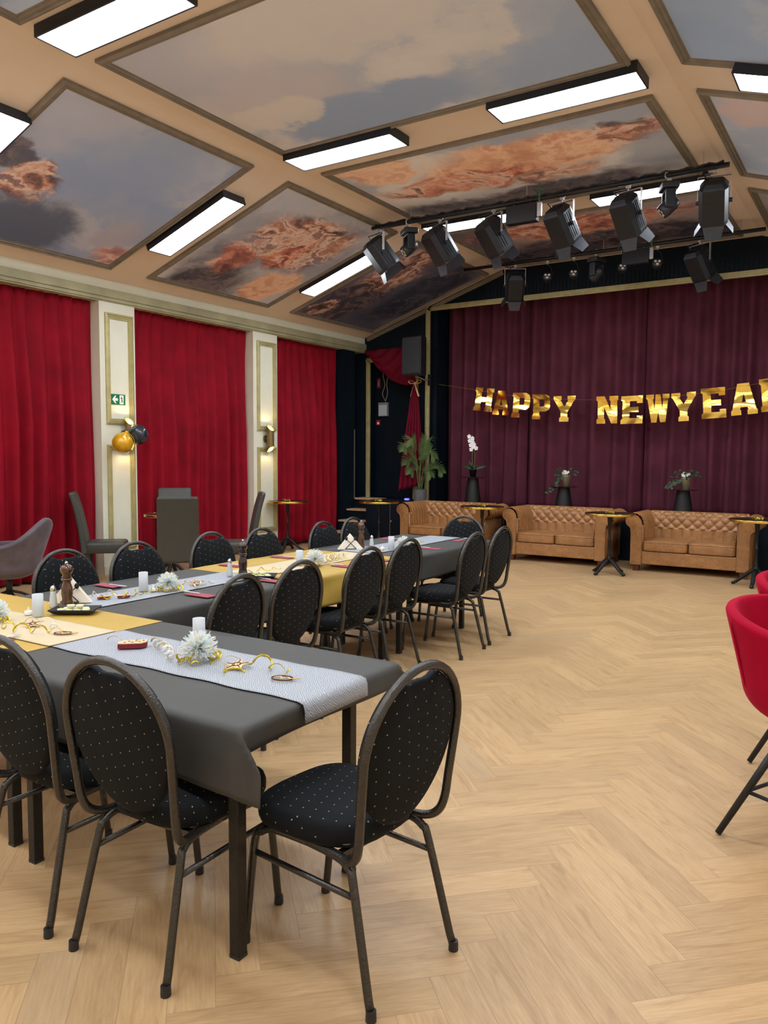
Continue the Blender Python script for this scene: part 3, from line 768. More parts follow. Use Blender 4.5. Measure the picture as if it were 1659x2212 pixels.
ZT = .718
def cloth(name, x0, x1, y0, y1, drops, m, zt, label, wave=.012, seed=1, crease=0.0, res=.018, flare=.35):
    """paper cloth over x0..x1,y0..y1 with overhang drops (x0 side, x1 side, y0 side, y1 side)"""
    dx0, dx1, dy0, dy1 = drops; rr = random.Random(seed); ph = [rr.uniform(0, 6) for _ in range(6)]
    nu = int((x1-x0+dx0+dx1)/res)+1; nv = int((y1-y0+dy0+dy1)/res)+1
    cx, cyy = (x0+x1)/2, (y0+y1)/2; R = .013
    def ss(e):      # arc over the table edge: (outward, down)
        if e <= 0: return e, 0
        if e < R*PI/2: return R*math.sin(e/R), R*(1-math.cos(e/R))
        return R, R+(e-R*PI/2)
    def fn(u, v):
        px = x0-dx0+u*(x1-x0+dx0+dx1); py = y0-dy0+v*(y1-y0+dy0+dy1)
        ex = max(0, x0-px) if px < x0 else max(0, px-x1); sx = -1 if px < x0 else 1
        ey = max(0, y0-py) if py < y0 else max(0, py-y1); sy_ = -1 if py < y0 else 1
        bx = min(max(px, x0), x1); by = min(max(py, y0), y1)
        e = math.hypot(ex, ey)
        o, dn = ss(e)
        if e > 0:
            ux, uy = ex/e*sx, ey/e*sy_
            o += .05*e + wave*math.sin(7*(px+py)+ph[0]+3*e)*min(1, e/.1)
            bx += ux*o; by += uy*o
            if ex > 0 and ey > 0:     # the long side hangs flat and runs on past the end in a pointed flap
                t_ = ey/(ex+ey); w_ = max(0, min(1, (t_-.25)/.35)); w_ = w_*w_*(3-2*w_)*min(1, ey/.04)
                tx = (x1 if sx > 0 else x0)+sx*(ex*.95+.012); ty = (y1 if sy_ > 0 else y0)+sy_*(R+.05*ey)
                o2, d2 = ss(ey); bx = bx*(1-w_)+tx*w_; by = by*(1-w_)+ty*w_; dn = dn*(1-w_)+(d2+.012)*w_
        z = zt-dn
        z += crease*noise.noise(Vector((px*6, py*6, seed)))
        return (bx-cx, by-cyy, z)
    o = MB().grid(fn, nu, nv).build(name, m, smooth=True, loc=(cx, cyy, 0), solid=.0015)
    return tag(o, label, 'tablecloth')
cloth('tablecloth', -2.86, -1.525, 1.625, 2.465, (0, .085, .205, .09), 'clothblack', ZT+.003, 'black paper tablecloth on the nearest table, its corner hanging down in a point', seed=3, flare=.30)
cloth('tablecloth', -4.2, -2.80, 1.622, 2.468, (0, 0, .215, .0), 'clothyellow', ZT+.0055, 'yellow paper tablecloth at the left edge of the picture', seed=4)
cloth('tablecloth', -3.945, -3.015, 2.475, 3.80, (.2, .20, 0, 0), 'clothblack', ZT+.003, 'black paper tablecloth between the two yellow ones', seed=5, wave=.012)
cloth('tablecloth', -3.948, -3.012, 3.72, 5.08, (.2, .20, 0, 0), 'clothyellow', ZT+.0055, 'yellow paper tablecloth in the middle of the long row of tables', seed=6, crease=.003, wave=.016)
cloth('tablecloth', -3.951, -3.009, 5.04, 6.53, (.2, .20, 0, .2), 'clothblack', ZT+.008, 'black paper tablecloth on the far end of the long row by the sofas', seed=7, wave=.012)
def runner(x0, x1, y0, y1, dx1, dy1, m, zt, label):
    cx, cyy = (x0+x1)/2, (y0+y1)/2
    def fn(u, v):
        px = x0+u*(x1+dx1-x0); py = y0+v*(y1+dy1-y0)
        z = zt; ex = max(0, px-x1); ey = max(0, py-y1); e = max(ex, ey)
        if e > 0:
            R = .02
            o, dn = (R*math.sin(e/R), R*(1-math.cos(e/R))) if e < R*PI/2 else (R+.05*e, R+(e-R*PI/2))
            if ex > 0: px = x1+o
            else: py = y1+o
            z -= dn
        if dx1 and e == 0: py += .004*math.sin(px*22)
        return (px-cx, py-cyy, z)
    o = MB().grid(fn, max(4, int((x1+dx1-x0)/.02)), max(4, int((y1+dy1-y0)/.02))).build('table_runner', m, smooth=True, loc=(cx, cyy, 0), solid=.0012)
    tag(o, label, 'table runner')
ZR = ZT+.0115
runner(-2.79, -1.52, 1.885, 2.235, .078, 0, 'runner', ZR-.003, 'white wave-embossed runner on the nearest table, hanging over its end')
runner(-4.2, -2.795, 1.880, 2.205, 0, 0, 'ivory', ZR-.001, 'ivory runner on the yellow cloth at the left edge')
runner(-3.64, -3.31, 2.50, 3.73, 0, 0, 'runner', ZR-.003, 'white runner on the nearer black cloth of the long row')
runner(-3.64, -3.30, 3.73, 5.06, 0, 0, 'ivory', ZR-.001, 'ivory runner on the middle yellow cloth of the long row')
runner(-3.66, -3.33, 5.07, 6.53, 0, .06, 'runner', ZR+.002, 'white runner on the far black cloth of the long row')
ZD = ZT+.0145    # height of things standing on the tables

# ------------------------------------------------------------------ table decorations
def pepper(x, y, m, label):
    t = thing('pepper_mill', label, 'pepper mill', (x, y, ZD), group='wooden pepper mills')
    MB().lathe([(.029, 0), (.030, .012), (.027, .016), (.029, .024), (.027, .030), (.024, .045), (.028, .070), (.027, .095), (.0195, .120), (.019, .130), (.025, .136), (.026, .142), (.0235, .147)], 24).build('body', m, t, smooth=True)
    hd = MB().lathe([(.0215, .148), (.025, .153), (.018, .162), (.026, .172), (.031, .185), (.030, .198), (.022, .210), (.010, .216), (.006, .218)], 24).build('head', m, t, smooth=True)
    MB().ball((0, 0, .223), .008, 12, 8).build('knob', 'chrome', hd, smooth=True)
pepper(-3.415, 2.404, 'peppermill', 'tall brown pepper mill on the yellow cloth at the left')
pepper(-3.393, 3.648, 'peppermill_dark', 'dark pepper mill in the middle of the long row')
pepper(-3.600, 5.27, 'peppermill', 'farthest pepper mill, next to the white napkins')
def salt(x, y, label):
    t = thing('salt_shaker', label, 'salt shaker', (x, y, ZD), group='glass salt shakers')
    MB().lathe([(.016, 0), (.0165, .01), (.0145, .04), (.012, .06), (.011, .072)], 12).build('glass_body', 'frost', t, smooth=True)
    MB().lathe([(.0118, .072), (.0122, .082), (.009, .092), (.003, .096)], 12).build('cap', 'chrome', t, smooth=True)
    t.scale = (1.15, 1.15, 1.15)
salt(-3.465, 2.36, 'salt shaker beside the nearest brown pepper mill')
salt(-3.46, 3.60, 'salt shaker beside the dark middle pepper mill')
salt(-3.53, 5.32, 'salt shaker beside the farthest pepper mill')
def glass(x, y, label):
    t = MB().lathe([(.0235, 0), (.025, .002), (.025, .105), (.0235, .105), (.0235, .006)], 28).build('candle_glass', 'frost', smooth=True, loc=(x, y, ZD))
    tag(t, label, 'glass', 'frosted cylinder candle glasses')
glass(-2.315, 2.229, 'frosted candle glass on the nearest black cloth behind the tinsel ball')
glass(-3.34, 2.193, 'frosted candle glass on the yellow cloth at the left')
glass(-3.48, 2.935, 'frosted candle glass on the nearer black cloth of the long row')
glass(-3.40, 4.222, 'frosted candle glass on the middle yellow cloth')
glass(-3.377, 5.378, 'frosted candle glass on the far black cloth')
def tealight(x, y, label):
    t = thing('led_tealight', label, 'tealight', (x, y, ZD), group='white electric tealights')
    MB().lathe([(.018, 0), (.0185, .003), (.018, .016), (.0165, .018)], 20).build('body', 'white', t, smooth=True)
    MB().lathe([(.005, .017), (.0055, .022), (.003, .03), (.0008, .038)], 10).build('flame', 'white', t, smooth=True)
tealight(-3.41, 2.19, 'white tealight left of the frosted glass on the yellow cloth')
tealight(-3.43, 2.96, 'white tealight beside the frosted glass on the nearer black cloth')
tealight(-3.43, 5.33, 'white tealight beside the frosted glass on the far black cloth')

def tinsel_mat():
    k = N('iridescent_tinsel'); k.set(None, .2, 0)
    nz = k.noise(k.coord(), 60, 2)
    k.l(k.ramp(nz, [(.28, lin((190, 218, 250))), (.40, lin((240, 246, 252))), (.47, lin((226, 244, 246))), (.52, lin((244, 246, 252))), (.58, lin((250, 244, 170))), (.64, lin((244, 214, 244))), (.75, lin((225, 240, 255)))]), k.b.inputs['Base Color'])
    cc = k.b.inputs['Base Color'].links[0].from_socket
    tr = k.n('ShaderNodeBsdfTranslucent'); k.l(cc, tr.inputs[0]); mx = k.n('ShaderNodeMixShader'); mx.inputs[0].default_value = .5
    k.l(k.b.outputs[0], mx.inputs[1]); k.l(tr.outputs[0], mx.inputs[2]); k.l(mx.outputs[0], k.t.nodes['Material Output'].inputs[0])
    return k.m
M['tinsel'] = tinsel_mat()
def helix(mb, pts, r0_, turns, wdt=.0045, phase=0.0, flat=.14, n=14):
    P = catmull(pts, max(2, int(turns*n/(len(pts)-1)))); q = []
    for i, p in enumerate(P):
        f = i/(len(P)-1); a = 2*PI*turns*f+phase
        d = (P[min(i+1, len(P)-1)]-P[max(i-1, 0)]).normalized(); sd = d.cross(Vector((0, 0, 1)))
        rr = r0_*(.55+.45*math.sin(PI*min(1, f*1.3)))
        q.append(p + sd*rr*math.cos(a) + Vector((0, 0, 1))*(rr*math.sin(a)+rr))
    mb.tube(q, wdt, 6, flat=flat); return mb
def pompom(x, y, r, label, seed):
    t = thing('tinsel_ball', label, 'decoration', (x, y, ZD), group='iridescent tinsel balls with gold curls')
    rr = random.Random(seed); mb = MB()
    for k in range(620):
        z = rr.uniform(-.5, 1); a = rr.uniform(0, 2*PI); s_ = math.sqrt(1-z*z)
        d = Vector((s_*math.cos(a), s_*math.sin(a), z)); L = r*rr.uniform(.8, 1.2)
        sd = d.cross(Vector((rr.uniform(-1, 1), rr.uniform(-1, 1), rr.uniform(-1, 1)))).normalized()*.0026
        c0 = Vector((0, 0, r*.75)); e = c0+d*L; e.z = max(e.z, .002); m_ = c0+d*L*.6+sd*2
        mb.add([c0-sd, c0+sd, m_+sd, m_-sd, e+sd*.8, e-sd*.8], [(0, 1, 2, 3), (3, 2, 4, 5)])
    mb.build('tinsel', 'tinsel', t)
    for k in range(3):
        a = rr.uniform(0, 6.28); b = a+2.2
        mb = MB(); helix(mb, [(r*.7*math.cos(a), r*.7*math.sin(a), .0), (r*1.2*math.cos(a+.8), r*1.2*math.sin(a+.8), .0), (r*1.1*math.cos(b), r*1.1*math.sin(b), .0)], .014, 4, phase=a)
        mb.build('gold_curl', 'goldfoil', t, smooth=True)
pompom(-2.125, 2.045, .062, 'iridescent tinsel ball with gold curls on the nearest table', 1)
pompom(-3.40, 2.02, .055, 'iridescent tinsel ball cut off by the left edge', 2)
pompom(-3.385, 3.03, .055, 'iridescent tinsel ball on the nearer black cloth of the long row', 3)
pompom(-3.31, 4.28, .062, 'iridescent tinsel ball on the middle yellow cloth', 4)
pompom(-3.325, 5.49, .055, 'farthest iridescent tinsel ball, on the far black cloth', 5)
def streamer(pts, r_, turns, label, m='goldfoil', w_=.0038, sd=0):
    z = ZD; c = Vector((pts[0][0], pts[0][1], z))
    mb = MB(); helix(mb, [(x-c.x, y-c.y, 0) for x, y in pts], r_, turns, w_, phase=sd)
    o = mb.build('paper_streamer', m, smooth=True, loc=c); tag(o, label, 'streamer', 'curled paper streamers')
streamer([(-2.03, 2.06), (-1.90, 2.12), (-1.80, 2.10), (-1.72, 2.09)], .020, 3.2, 'gold streamer curling from the tinsel ball to the end of the nearest table')
streamer([(-2.42, 2.10), (-2.34, 2.06), (-2.25, 2.02), (-2.21, 1.98)], .020, 6, 'pale spiral streamer left of the nearest tinsel ball', 'silverfoil')
streamer([(-2.47, 2.13), (-2.41, 2.10), (-2.36, 2.10)], .016, 1.6, 'short gold streamer right of the red and tan wooden tag on the nearest table')
streamer([(-2.66, 2.06), (-2.60, 2.07), (-2.54, 2.11)], .012, 1.2, 'gold streamer loop left of the red and tan wooden tag')
streamer([(-2.02, 2.01), (-1.93, 1.98), (-1.86, 2.00)], .018, 1.6, 'gold streamer around the plywood star on the nearest table')
streamer([(-3.28, 1.97), (-3.14, 1.94), (-3.02, 2.0), (-2.94, 2.05)], .020, 5, 'gold streamer on the ivory runner at the left edge')
streamer([(-3.22, 2.06), (-3.10, 2.08), (-3.02, 2.06)], .022, 2.5, 'pale streamer on the ivory runner at the left edge', 'silverfoil')
streamer([(-3.46, 2.62), (-3.40, 2.74), (-3.40, 2.86), (-3.44, 2.98)], .018, 6, 'gold streamer before the frosted glass on the nearer black cloth')
streamer([(-3.52, 2.62), (-3.50, 2.70), (-3.46, 2.76)], .022, 2, 'pale streamer by the small maroon boxes', 'silverfoil')
streamer([(-3.44, 3.08), (-3.45, 3.2), (-3.44, 3.32)], .014, 4, 'gold streamer beyond the third tinsel ball')
streamer([(-3.30, 3.14), (-3.34, 3.24), (-3.36, 3.36)], .016, 3, 'pale streamer on the white runner near the plywood star', 'silverfoil')
streamer([(-3.46, 3.74), (-3.42, 3.88), (-3.40, 4.02)], .014, 3, 'gold streamer right of the dark middle pepper mill')
streamer([(-3.36, 4.36), (-3.36, 4.5), (-3.40, 4.66), (-3.42, 4.8)], .022, 7, 'gold streamer heap beyond the tinsel ball on the middle yellow cloth')
streamer([(-3.32, 4.38), (-3.34, 4.55), (-3.36, 4.75)], .024, 5, 'pale streamer heap on the middle yellow cloth', 'silverfoil')
streamer([(-3.48, 5.1), (-3.44, 5.2), (-3.42, 5.3)], .022, 3, 'pale streamer before the frosted glass on the far black cloth', 'silverfoil')
streamer([(-3.42, 5.62), (-3.42, 5.8), (-3.44, 6.0)], .016, 6, 'gold streamer at the far end of the long row')
def star_outline(n, r1, r2): return [((r1 if k % 2 == 0 else r2)*math.cos(PI*k/n+.3), (r1 if k % 2 == 0 else r2)*math.sin(PI*k/n+.3)) for k in range(2*n)]
def star(x, y, a, label, tilt=.12, r=.058):
    t = thing('plywood_star', label, 'star', (x, y, ZD+.008), group='laser-cut plywood stars', rot=(tilt, -.08, a))
    MB().prism(star_outline(5, r, r*.42), 0, .003).build('plate', 'plywood', t)
    mb = MB()
    for k in range(5):
        c, s_ = math.cos(2*PI*k/5+.3), math.sin(2*PI*k/5+.3)
        mb.tube([(r*.15*c, r*.15*s_, .004), (r*.75*c, r*.75*s_, .004)], .0016, 5)
    pts = [(r*.28*math.cos(2*PI*k/16), r*.28*math.sin(2*PI*k/16), .004) for k in range(16)]
    mb.tube(pts, .0015, 5, closed=True); mb.build('engraving', 'burn', t)
star(-1.945, 2.055, .4, 'plywood star on the nearest table right of the tinsel ball')
star(-3.17, 2.055, 1.0, 'plywood star on the ivory runner at the left edge', .18, .05)
star(-3.40, 3.26, .7, 'plywood star on the white runner of the nearer black cloth', .15)
star(-3.36, 5.17, .2, 'plywood star on the far black cloth before the frosted glass', .1)
def cutout(x, y, a, label):
    t = thing('plywood_ornament', label, 'ornament', (x, y, ZD), a, 'thin plywood outline ornaments')
    mb = MB(); pts = [(.038*math.cos(q), .026*math.sin(q), .002) for q in [2*PI*k/24 for k in range(24)]]
    mb.tube(pts, .0028, 5, closed=True)
    mb.build('rim', 'burn', t)
    mb = MB(); mb.tube(catmull([(-.03, 0, .003), (-.01, .012, .003), (0, -.01, .003), (.015, .01, .003), (.035, -.004, .003), (.06, .012, .004)], 5), .003, 5); mb.build('scroll', 'plywood', t)
cutout(-1.715, 2.035, .3, 'oval plywood outline ornament near the end of the nearest table')
cutout(-2.925, 2.035, .5, 'oval plywood outline ornament on the ivory runner')
def tagbox(x, y, a, label, s_=1.0):
    t = thing('wooden_gift_box', label, 'box', (x, y, ZD), a, 'small maroon and tan boxes')
    ol = [(-.05, -.028), (.04, -.028), (.058, -.008), (.058, .028), (-.032, .028), (-.05, .01)]
    MB().prism(ol, 0, .018).build('sides', 'redcard', t)
    MB().prism(ol, .018, .021).build('lid', 'plywood', t)
    mb = MB()
    for q in ((-.03, -.012), (-.015, .006), (.0, -.012), (.012, .01), (.026, -.004), (.04, .012)):
        mb.box(q[0], q[0]+.011, q[1]-.0015, q[1]+.0015, .021, .0216); mb.box(q[0]+.003, q[0]+.006, q[1]-.008, q[1]+.008, .021, .0216)
    mb.build('engraving', 'burn', t); t.scale = (s_, s_, s_)
tagbox(-2.50, 2.045, .75, 'maroon box with tan engraved lid on the nearest white runner')
tagbox(-3.47, 2.66, .9, 'small maroon box on the nearer white runner, left one', .6)
tagbox(-3.41, 2.74, .9, 'small maroon box on the nearer white runner, right one', .6)
def napkin(x, y, a, label, fork=True):
    t = thing('red_napkin', label, 'napkin', (x, y, ZT+.0095), a, 'folded red napkins with clear forks')
    MB().box(-.09, .09, -.038, .038, 0, .003).box(-.089, .088, -.037, .036, .003, .005).build('paper', 'napkin_red', t, bevel=.001)
    if fork:
        mb = MB(); mb.tube([(-.01, 0, .011), (-.10, 0, .012)], .0035, 6, flat=.5)
        for q in (-.009, -.003, .003, .009): mb.box(-.15, -.112, q-.0014, q+.0014, .011, .0135)
        mb.box(-.114, -.098, -.011, .011, .0105, .013); mb.build('plastic_fork', 'frost', t)
for (x, y, a, lb) in ((-3.13, 3.03, PI+PI, 'red napkin on the nearer black cloth, right side, behind the first chair'), (-3.13, 3.62, 0, 'red napkin on the right side near the dark pepper mill'),
        (-3.13, 4.38, 0, 'red napkin on the right side of the middle yellow cloth'), (-3.12, 4.80, 0, 'red napkin where yellow meets far black cloth, right side'),
        (-3.14, 5.62, 0, 'red napkin on the right side of the far black cloth'), (-3.24, 6.32, PI/2+PI, 'red napkin at the far head of the long row'),
        (-3.80, 2.95, PI, 'red napkin on the far side beside the frosted glass of the nearer black cloth'), (-3.80, 3.97, PI, 'red napkin on the far side, start of the middle yellow cloth'),
        (-3.79, 4.50, PI, 'red napkin on the far side of the middle yellow cloth, behind its frosted glass'), (-3.82, 5.42, PI, 'red napkin on the far side of the far black cloth, left of the napkin stand'), (-3.82, 6.05, PI, 'red napkin on the far side near the far end'),
        (-3.02, 1.77, -PI/2+.2, 'red napkin on the yellow cloth at the left edge')):
    napkin(x, y, a, lb)
def napkin_stand(x, y, a, label):
    t = thing('napkin_stand', label, 'napkin holder', (x, y, ZD), a, 'napkin stands with black fork figures')
    mb = MB()
    for k in range(6):
        o = -.018+k*.007; mb.add([(-.105, o-.012, 0), (.105, o-.012, 0), (0, o+.006, .125), (-.105, o-.009, 0), (.105, o-.009, 0), (0, o+.009, .125)], [(0, 1, 2), (5, 4, 3), (0, 3, 4, 1), (1, 4, 5, 2), (2, 5, 3, 0)])
    mb.build('napkins', 'paper', t)
    mb = MB()
    for s_ in (-1, 1):
        mb.tube([(-.045*s_, -.036, .005), (.03*s_, -.034, .08)], .003, 6)
        mb.ball((.036*s_, -.034, .088), .012, 12, 8, (1, .3, 1.3))
        mb.tube([(-.045*s_, -.036, .005), (.0, -.037, .004)], .003, 6)
    mb.build('black_cutlery_figure', 'blackplastic', t)
napkin_stand(-3.52, 2.50, .75, 'white napkins in a stand behind the tall brown pepper mill')
napkin_stand(-3.66, 5.20, .75, 'white napkins in a stand left of the farthest pepper mill')
def tray(x, y, a, label):
    t = thing('black_tray', label, 'tray', (x, y, ZD), a, 'black trays of small cups')
    mb = MB(); mb.add([(-.085, -.05, 0), (.085, -.05, 0), (.085, .05, 0), (-.085, .05, 0), (-.108, -.065, .018), (.108, -.065, .018), (.108, .065, .018), (-.108, .065, .018)],
                      [(3, 2, 1, 0), (0, 1, 5, 4), (1, 2, 6, 5), (2, 3, 7, 6), (3, 0, 4, 7)])
    mb.build('dish', 'blackplastic', t, solid=.004)
    return t
cup0 = [None]
def cup(x, y, z, label):
    if cup0[0] is None:
        t = thing('portion_cup', label, 'cup', (x, y, z), group='small filled cups on the trays')
        MB().lathe([(.013, 0), (.0145, .002), (.0195, .014), (.0185, .014), (.015, .006)], 16).build('shell', 'cuppale', t, smooth=True)
        MB().lathe([(.0165, .010), (.010, .0135), (.003, .015)], 12).build('filling', 'butter', t, smooth=True)
        cup0[0] = t
    else: dup(cup0[0], (x, y, z), 0, label)
for (tx, ty, lb) in ((-3.285, 2.355, 'black tray of small cups in front of the tall brown pepper mill'), (-3.27, 3.66, 'black tray of small cups right of the dark middle pepper mill')):
    a = .60; tray(tx, ty, a, lb); first = 'nearest' if ty < 3 else 'middle'
    for i, (u, v, zz) in enumerate([(-.06, -.02, .004), (-.022, -.022, .004), (.018, -.022, .004), (.058, -.02, .004), (-.042, .018, .004), (0, .018, .004), (.042, .018, .004), (-.02, 0, .02), (.022, 0, .02)]):
        cup(tx+u*math.cos(a)-v*math.sin(a), ty+u*math.sin(a)+v*math.cos(a), ZD+zz, (['leftmost front cup', 'second front cup from the left', 'third front cup from the left', 'rightmost front cup', 'left rear cup', 'middle rear cup', 'right rear cup', 'left stacked cup', 'right stacked cup'][i] + ' on the %s black tray') % first)

# ================================================================== BISTRO TABLES
def make_bistro():
    t = thing('bistro_table', '', 'table', group='round bistro tables with brass rims')
    MB().lathe([(.300, .752), (.302, .757), (.302, .775), (.300, .778)], 48).build('tabletop', 'darkwood', t, smooth=False)
    MB().lathe([(.303, .748), (.311, .752), (.313, .757), (.309, .762), (.313, .767), (.311, .776), (.306, .779), (.3025, .779), (.3025, .75), (.303, .748)], 48, caps=False).build('brass_rim', 'brass', t, smooth=True)
    MB().lathe([(.05, .18), (.030, .20), (.034, .215), (.022, .225), (.030, .24), (.019, .26), (.017, .42), (.024, .43), (.024, .44), (.016, .45), (.0155, .60), (.022, .61), (.024, .63), (.03, .72), (.09, .745), (.09, .752)], 16).build('column', 'castiron', t, smooth=True)
    for k in range(4):
        a = PI/4+k*PI/2+.35; c, s_ = math.cos(a), math.sin(a)
        q = catmull([(0, 0, .19), (.06*c, .06*s_, .165), (.13*c, .13*s_, .10), (.19*c, .19*s_, .05), (.235*c, .235*s_, .022)], 4)
        mb = MB(); mb.tube(q, [.030-.010*i/len(q) for i in range(len(q))], 8, flat=.8)
        mb.ball((.238*c, .238*s_, .018), .022, 10, 6, (1.2, 1.2, .8)); mb.ball((.205*c, .205*s_, .034), .018, 10, 6)
        mb.build('foot', 'castiron', t, smooth=True)
    return t
bt = make_bistro()
for i, (x, y, lb) in enumerate(((-2.94, 9.90, 'bistro table standing between the middle and right leather sofas'), (-4.83, 10.12, 'bistro table in front of the gap between the left and middle sofas'),
        (-1.24, 9.95, 'bistro table at the right edge of the picture by the right sofa'), (-6.66, 10.24, 'bistro table left of the left sofa, before the stage steps'),
        (-7.82, 9.42, 'bistro table in front of the far cream pilaster and third curtain'), (-7.22, 6.52, 'bistro table among the grey high-backed chairs'))):
    if i == 0: bt.location = (x, y, 0); bt['label'] = lb
    else: dup(bt, (x, y, 0), .2*i, lb)
    if i != 5:
        mb = MB(); rr = random.Random(i)
        for k in range(3): helix(mb, [(-.05+.04*k, rr.uniform(-.02, .02), 0), (0+.03*k, rr.uniform(-.03, .03), 0), (.05+.01*k, rr.uniform(-.02, .02), 0)], .014, 3, .005, phase=k)
        o = mb.build('gold_curl_bundle', 'goldfoil', smooth=True, loc=(x-.02, y-.02, .779)); tag(o, 'small bundle of gold curls lying on the ' + ['bistro table between middle and right sofas', 'bistro table between left and middle sofas', 'bistro table at the right edge', 'bistro table left of the left sofa', 'bistro table by the far pilaster'][i], 'decoration', 'gold curl bundles on the bistro tables')

# ================================================================== CHESTERFIELD SOFAS
def sofa_profile():
    """(outward, z) from the seat up over the roll and under its lip"""
    return [(-.005, .30), (.0, .42), (.006, .52), (.012, .60), (.018, .655), (.045, .715), (.095, .742), (.150, .728), (.182, .680), (.182, .630), (.150, .590), (.115, .585)]
def arc_len(P):
    L = [0]
    for a, b in zip(P, P[1:]): L.append(L[-1]+math.hypot(b[0]-a[0], b[1]-a[1]))
    return L
def make_sofa():
    t = thing('chesterfield_sofa', '', 'sofa', group='tan buttoned leather sofas')
    PP = [(p.x, p.y) for p in catmull([(a, b, 0) for a, b in sofa_profile()], 5)]
    AL = arc_len(PP); TOT = AL[-1]
    def at(v):
        s_ = v*TOT
        for i in range(len(AL)-1):
            if AL[i+1] >= s_: break
        f = (s_-AL[i])/(AL[i+1]-AL[i]); a, b = PP[i], PP[i+1]
        n_ = Vector((-(b[1]-a[1]), b[0]-a[0])).normalized()
        return a[0]+(b[0]-a[0])*f, a[1]+(b[1]-a[1])*f, n_, s_
    PX, PZ = .0675, .066
    def tuft(s_, w_):
        q = (w_/PX); r = (s_-.235)/PZ
        if s_ < .235:
            base = abs(math.sin(PI*(q+1)/2))**.5; return .022*base*min(1, s_/.03+.2)
        if s_ > .235+PZ*3.6: 
            return .020
        A = abs(math.sin(PI*(q+r)/2 + 0)); B = abs(math.sin(PI*(q-r)/2 + 0))
        return .030*(A*B)**.42
    # backrest
    def fb(u, v):
        x = -.615+1.23*u; o, z, n_, s_ = at(v)
        h = tuft(s_, x)
        return (x, .575+o+n_.x*h, z+n_.y*h)
    mb = MB(); mb.grid(fb, 150, 90)
    mb.box(-.70, .70, .69, .735, .10, .60)
    back = mb.build('backrest', 'leather', t, smooth=True)
    mb = MB()
    for r_ in range(0, 4):
        for q in range(-10, 11):
            w_ = q*PX
            if (q+r_) % 2 != 0: continue
            o, z, n_, s_ = at(min(.99, (.235+PZ*r_)/TOT))
            x = w_
            if abs(x) < .6: mb.ball((x, .575+o+n_.x*.004, z+n_.y*.004), .008, 8, 5)
    mb.build('button', 'leather', back, smooth=True)
    # arms
    for sx in (-1, 1):
        def fa(u, v):
            y = .035+.73*u; o, z, n_, s_ = at(v)
            h = (.018*abs(math.sin(PI*y/.085))**.5) if y > .12 else .010*abs(math.sin(PI*z/.022))**.6
            if z < .34 and o < .05: h *= .5
            return (sx*(.555+o*1.28+n_.x*h), y, z+n_.y*h)
        mb = MB(); mb.grid(fa, 90, 50); mb.box(min(sx*.565, sx*.70), max(sx*.565, sx*.70), .03, .78, .10, .60)
        arm = mb.build('armrest', 'leather', t, smooth=True)
        ol = [(.575, .085), (.575, .60), (.590, .665), (.625, .715), (.680, .738), (.735, .728), (.778, .690), (.785, .640), (.768, .600), (.735, .578), (.735, .60), (.716, .585), (.712, .53), (.712, .085)]
        ol = [(.575, .085), (.575, .60), (.590, .665), (.625, .712), (.680, .735), (.735, .725), (.775, .690), (.783, .645), (.770, .605), (.742, .585), (.720, .560), (.712, .50), (.712, .085)]
        mb = MB(); mb.prism([(sx*x, z) for x, z in ol], -.035, .0, Tr(0, 0, 0) @ Rx(PI/2))
        fp = mb.build('arm_front', 'leather', arm, bevel=.006)
        MB().tube([(sx*x, -.001+0, z) for x, z in ol], .006, 6, closed=True).build('piping', 'leather', arm, smooth=True)
        fp.location = (0, 0, 0)
    # base rail, cushions
    MB().box(-.575, .575, -.0, .60, .095, .265).build('front_rail', 'leather', t, bevel=.012)
    mb = MB()
    for k in range(8): mb.ball((-.49+.14*k, -.001, .165), .008, 8, 5)
    mb.build('rail_buttons', 'leather', t, smooth=True)
    for sx in (-1, 1):
        ol = superell(.280, .300, 12, 48)
        c = MB().pad(ol, [(.93, .27), (.985, .275), (1, .29), (1, .37), (.99, .385), (.93, .402), (.6, .412), (.2, .415)], Tr(sx*.281, .285, 0)).build('seat_cushion', 'leather', t, smooth=True)
        mb = MB(); mb.tube([(x+sx*.281, y+.285, .388) for x, y in ol], .0055, 6, closed=True); mb.build('piping', 'leather', c, smooth=True)
        for y in (.06, .70):
            MB().add([(sx*.65-.045, y-.04, .095), (sx*.65+.045, y-.04, .095), (sx*.65+.045, y+.04, .095), (sx*.65-.045, y+.04, .095), (sx*.65-.035, y-.032, 0), (sx*.65+.035, y-.032, 0), (sx*.65+.035, y+.032, 0), (sx*.65-.035, y+.032, 0)],
                     [(0, 1, 2, 3), (7, 6, 5, 4), (0, 4, 5, 1), (1, 5, 6, 2), (2, 6, 7, 3), (3, 7, 4, 0)]).build('foot', 'woodfoot', t)
    return t
sf = make_sofa(); sf.location = (-2.085, 10.37, 0); sf['label'] = 'tan leather button-back sofa, rightmost of three before the stage'
dup(sf, (-3.865, 10.42, 0), 0, 'tan leather button-back sofa in the middle of the three')
dup(sf, (-5.68, 10.45, 0), 0, 'tan leather button-back sofa, leftmost, near the palm')

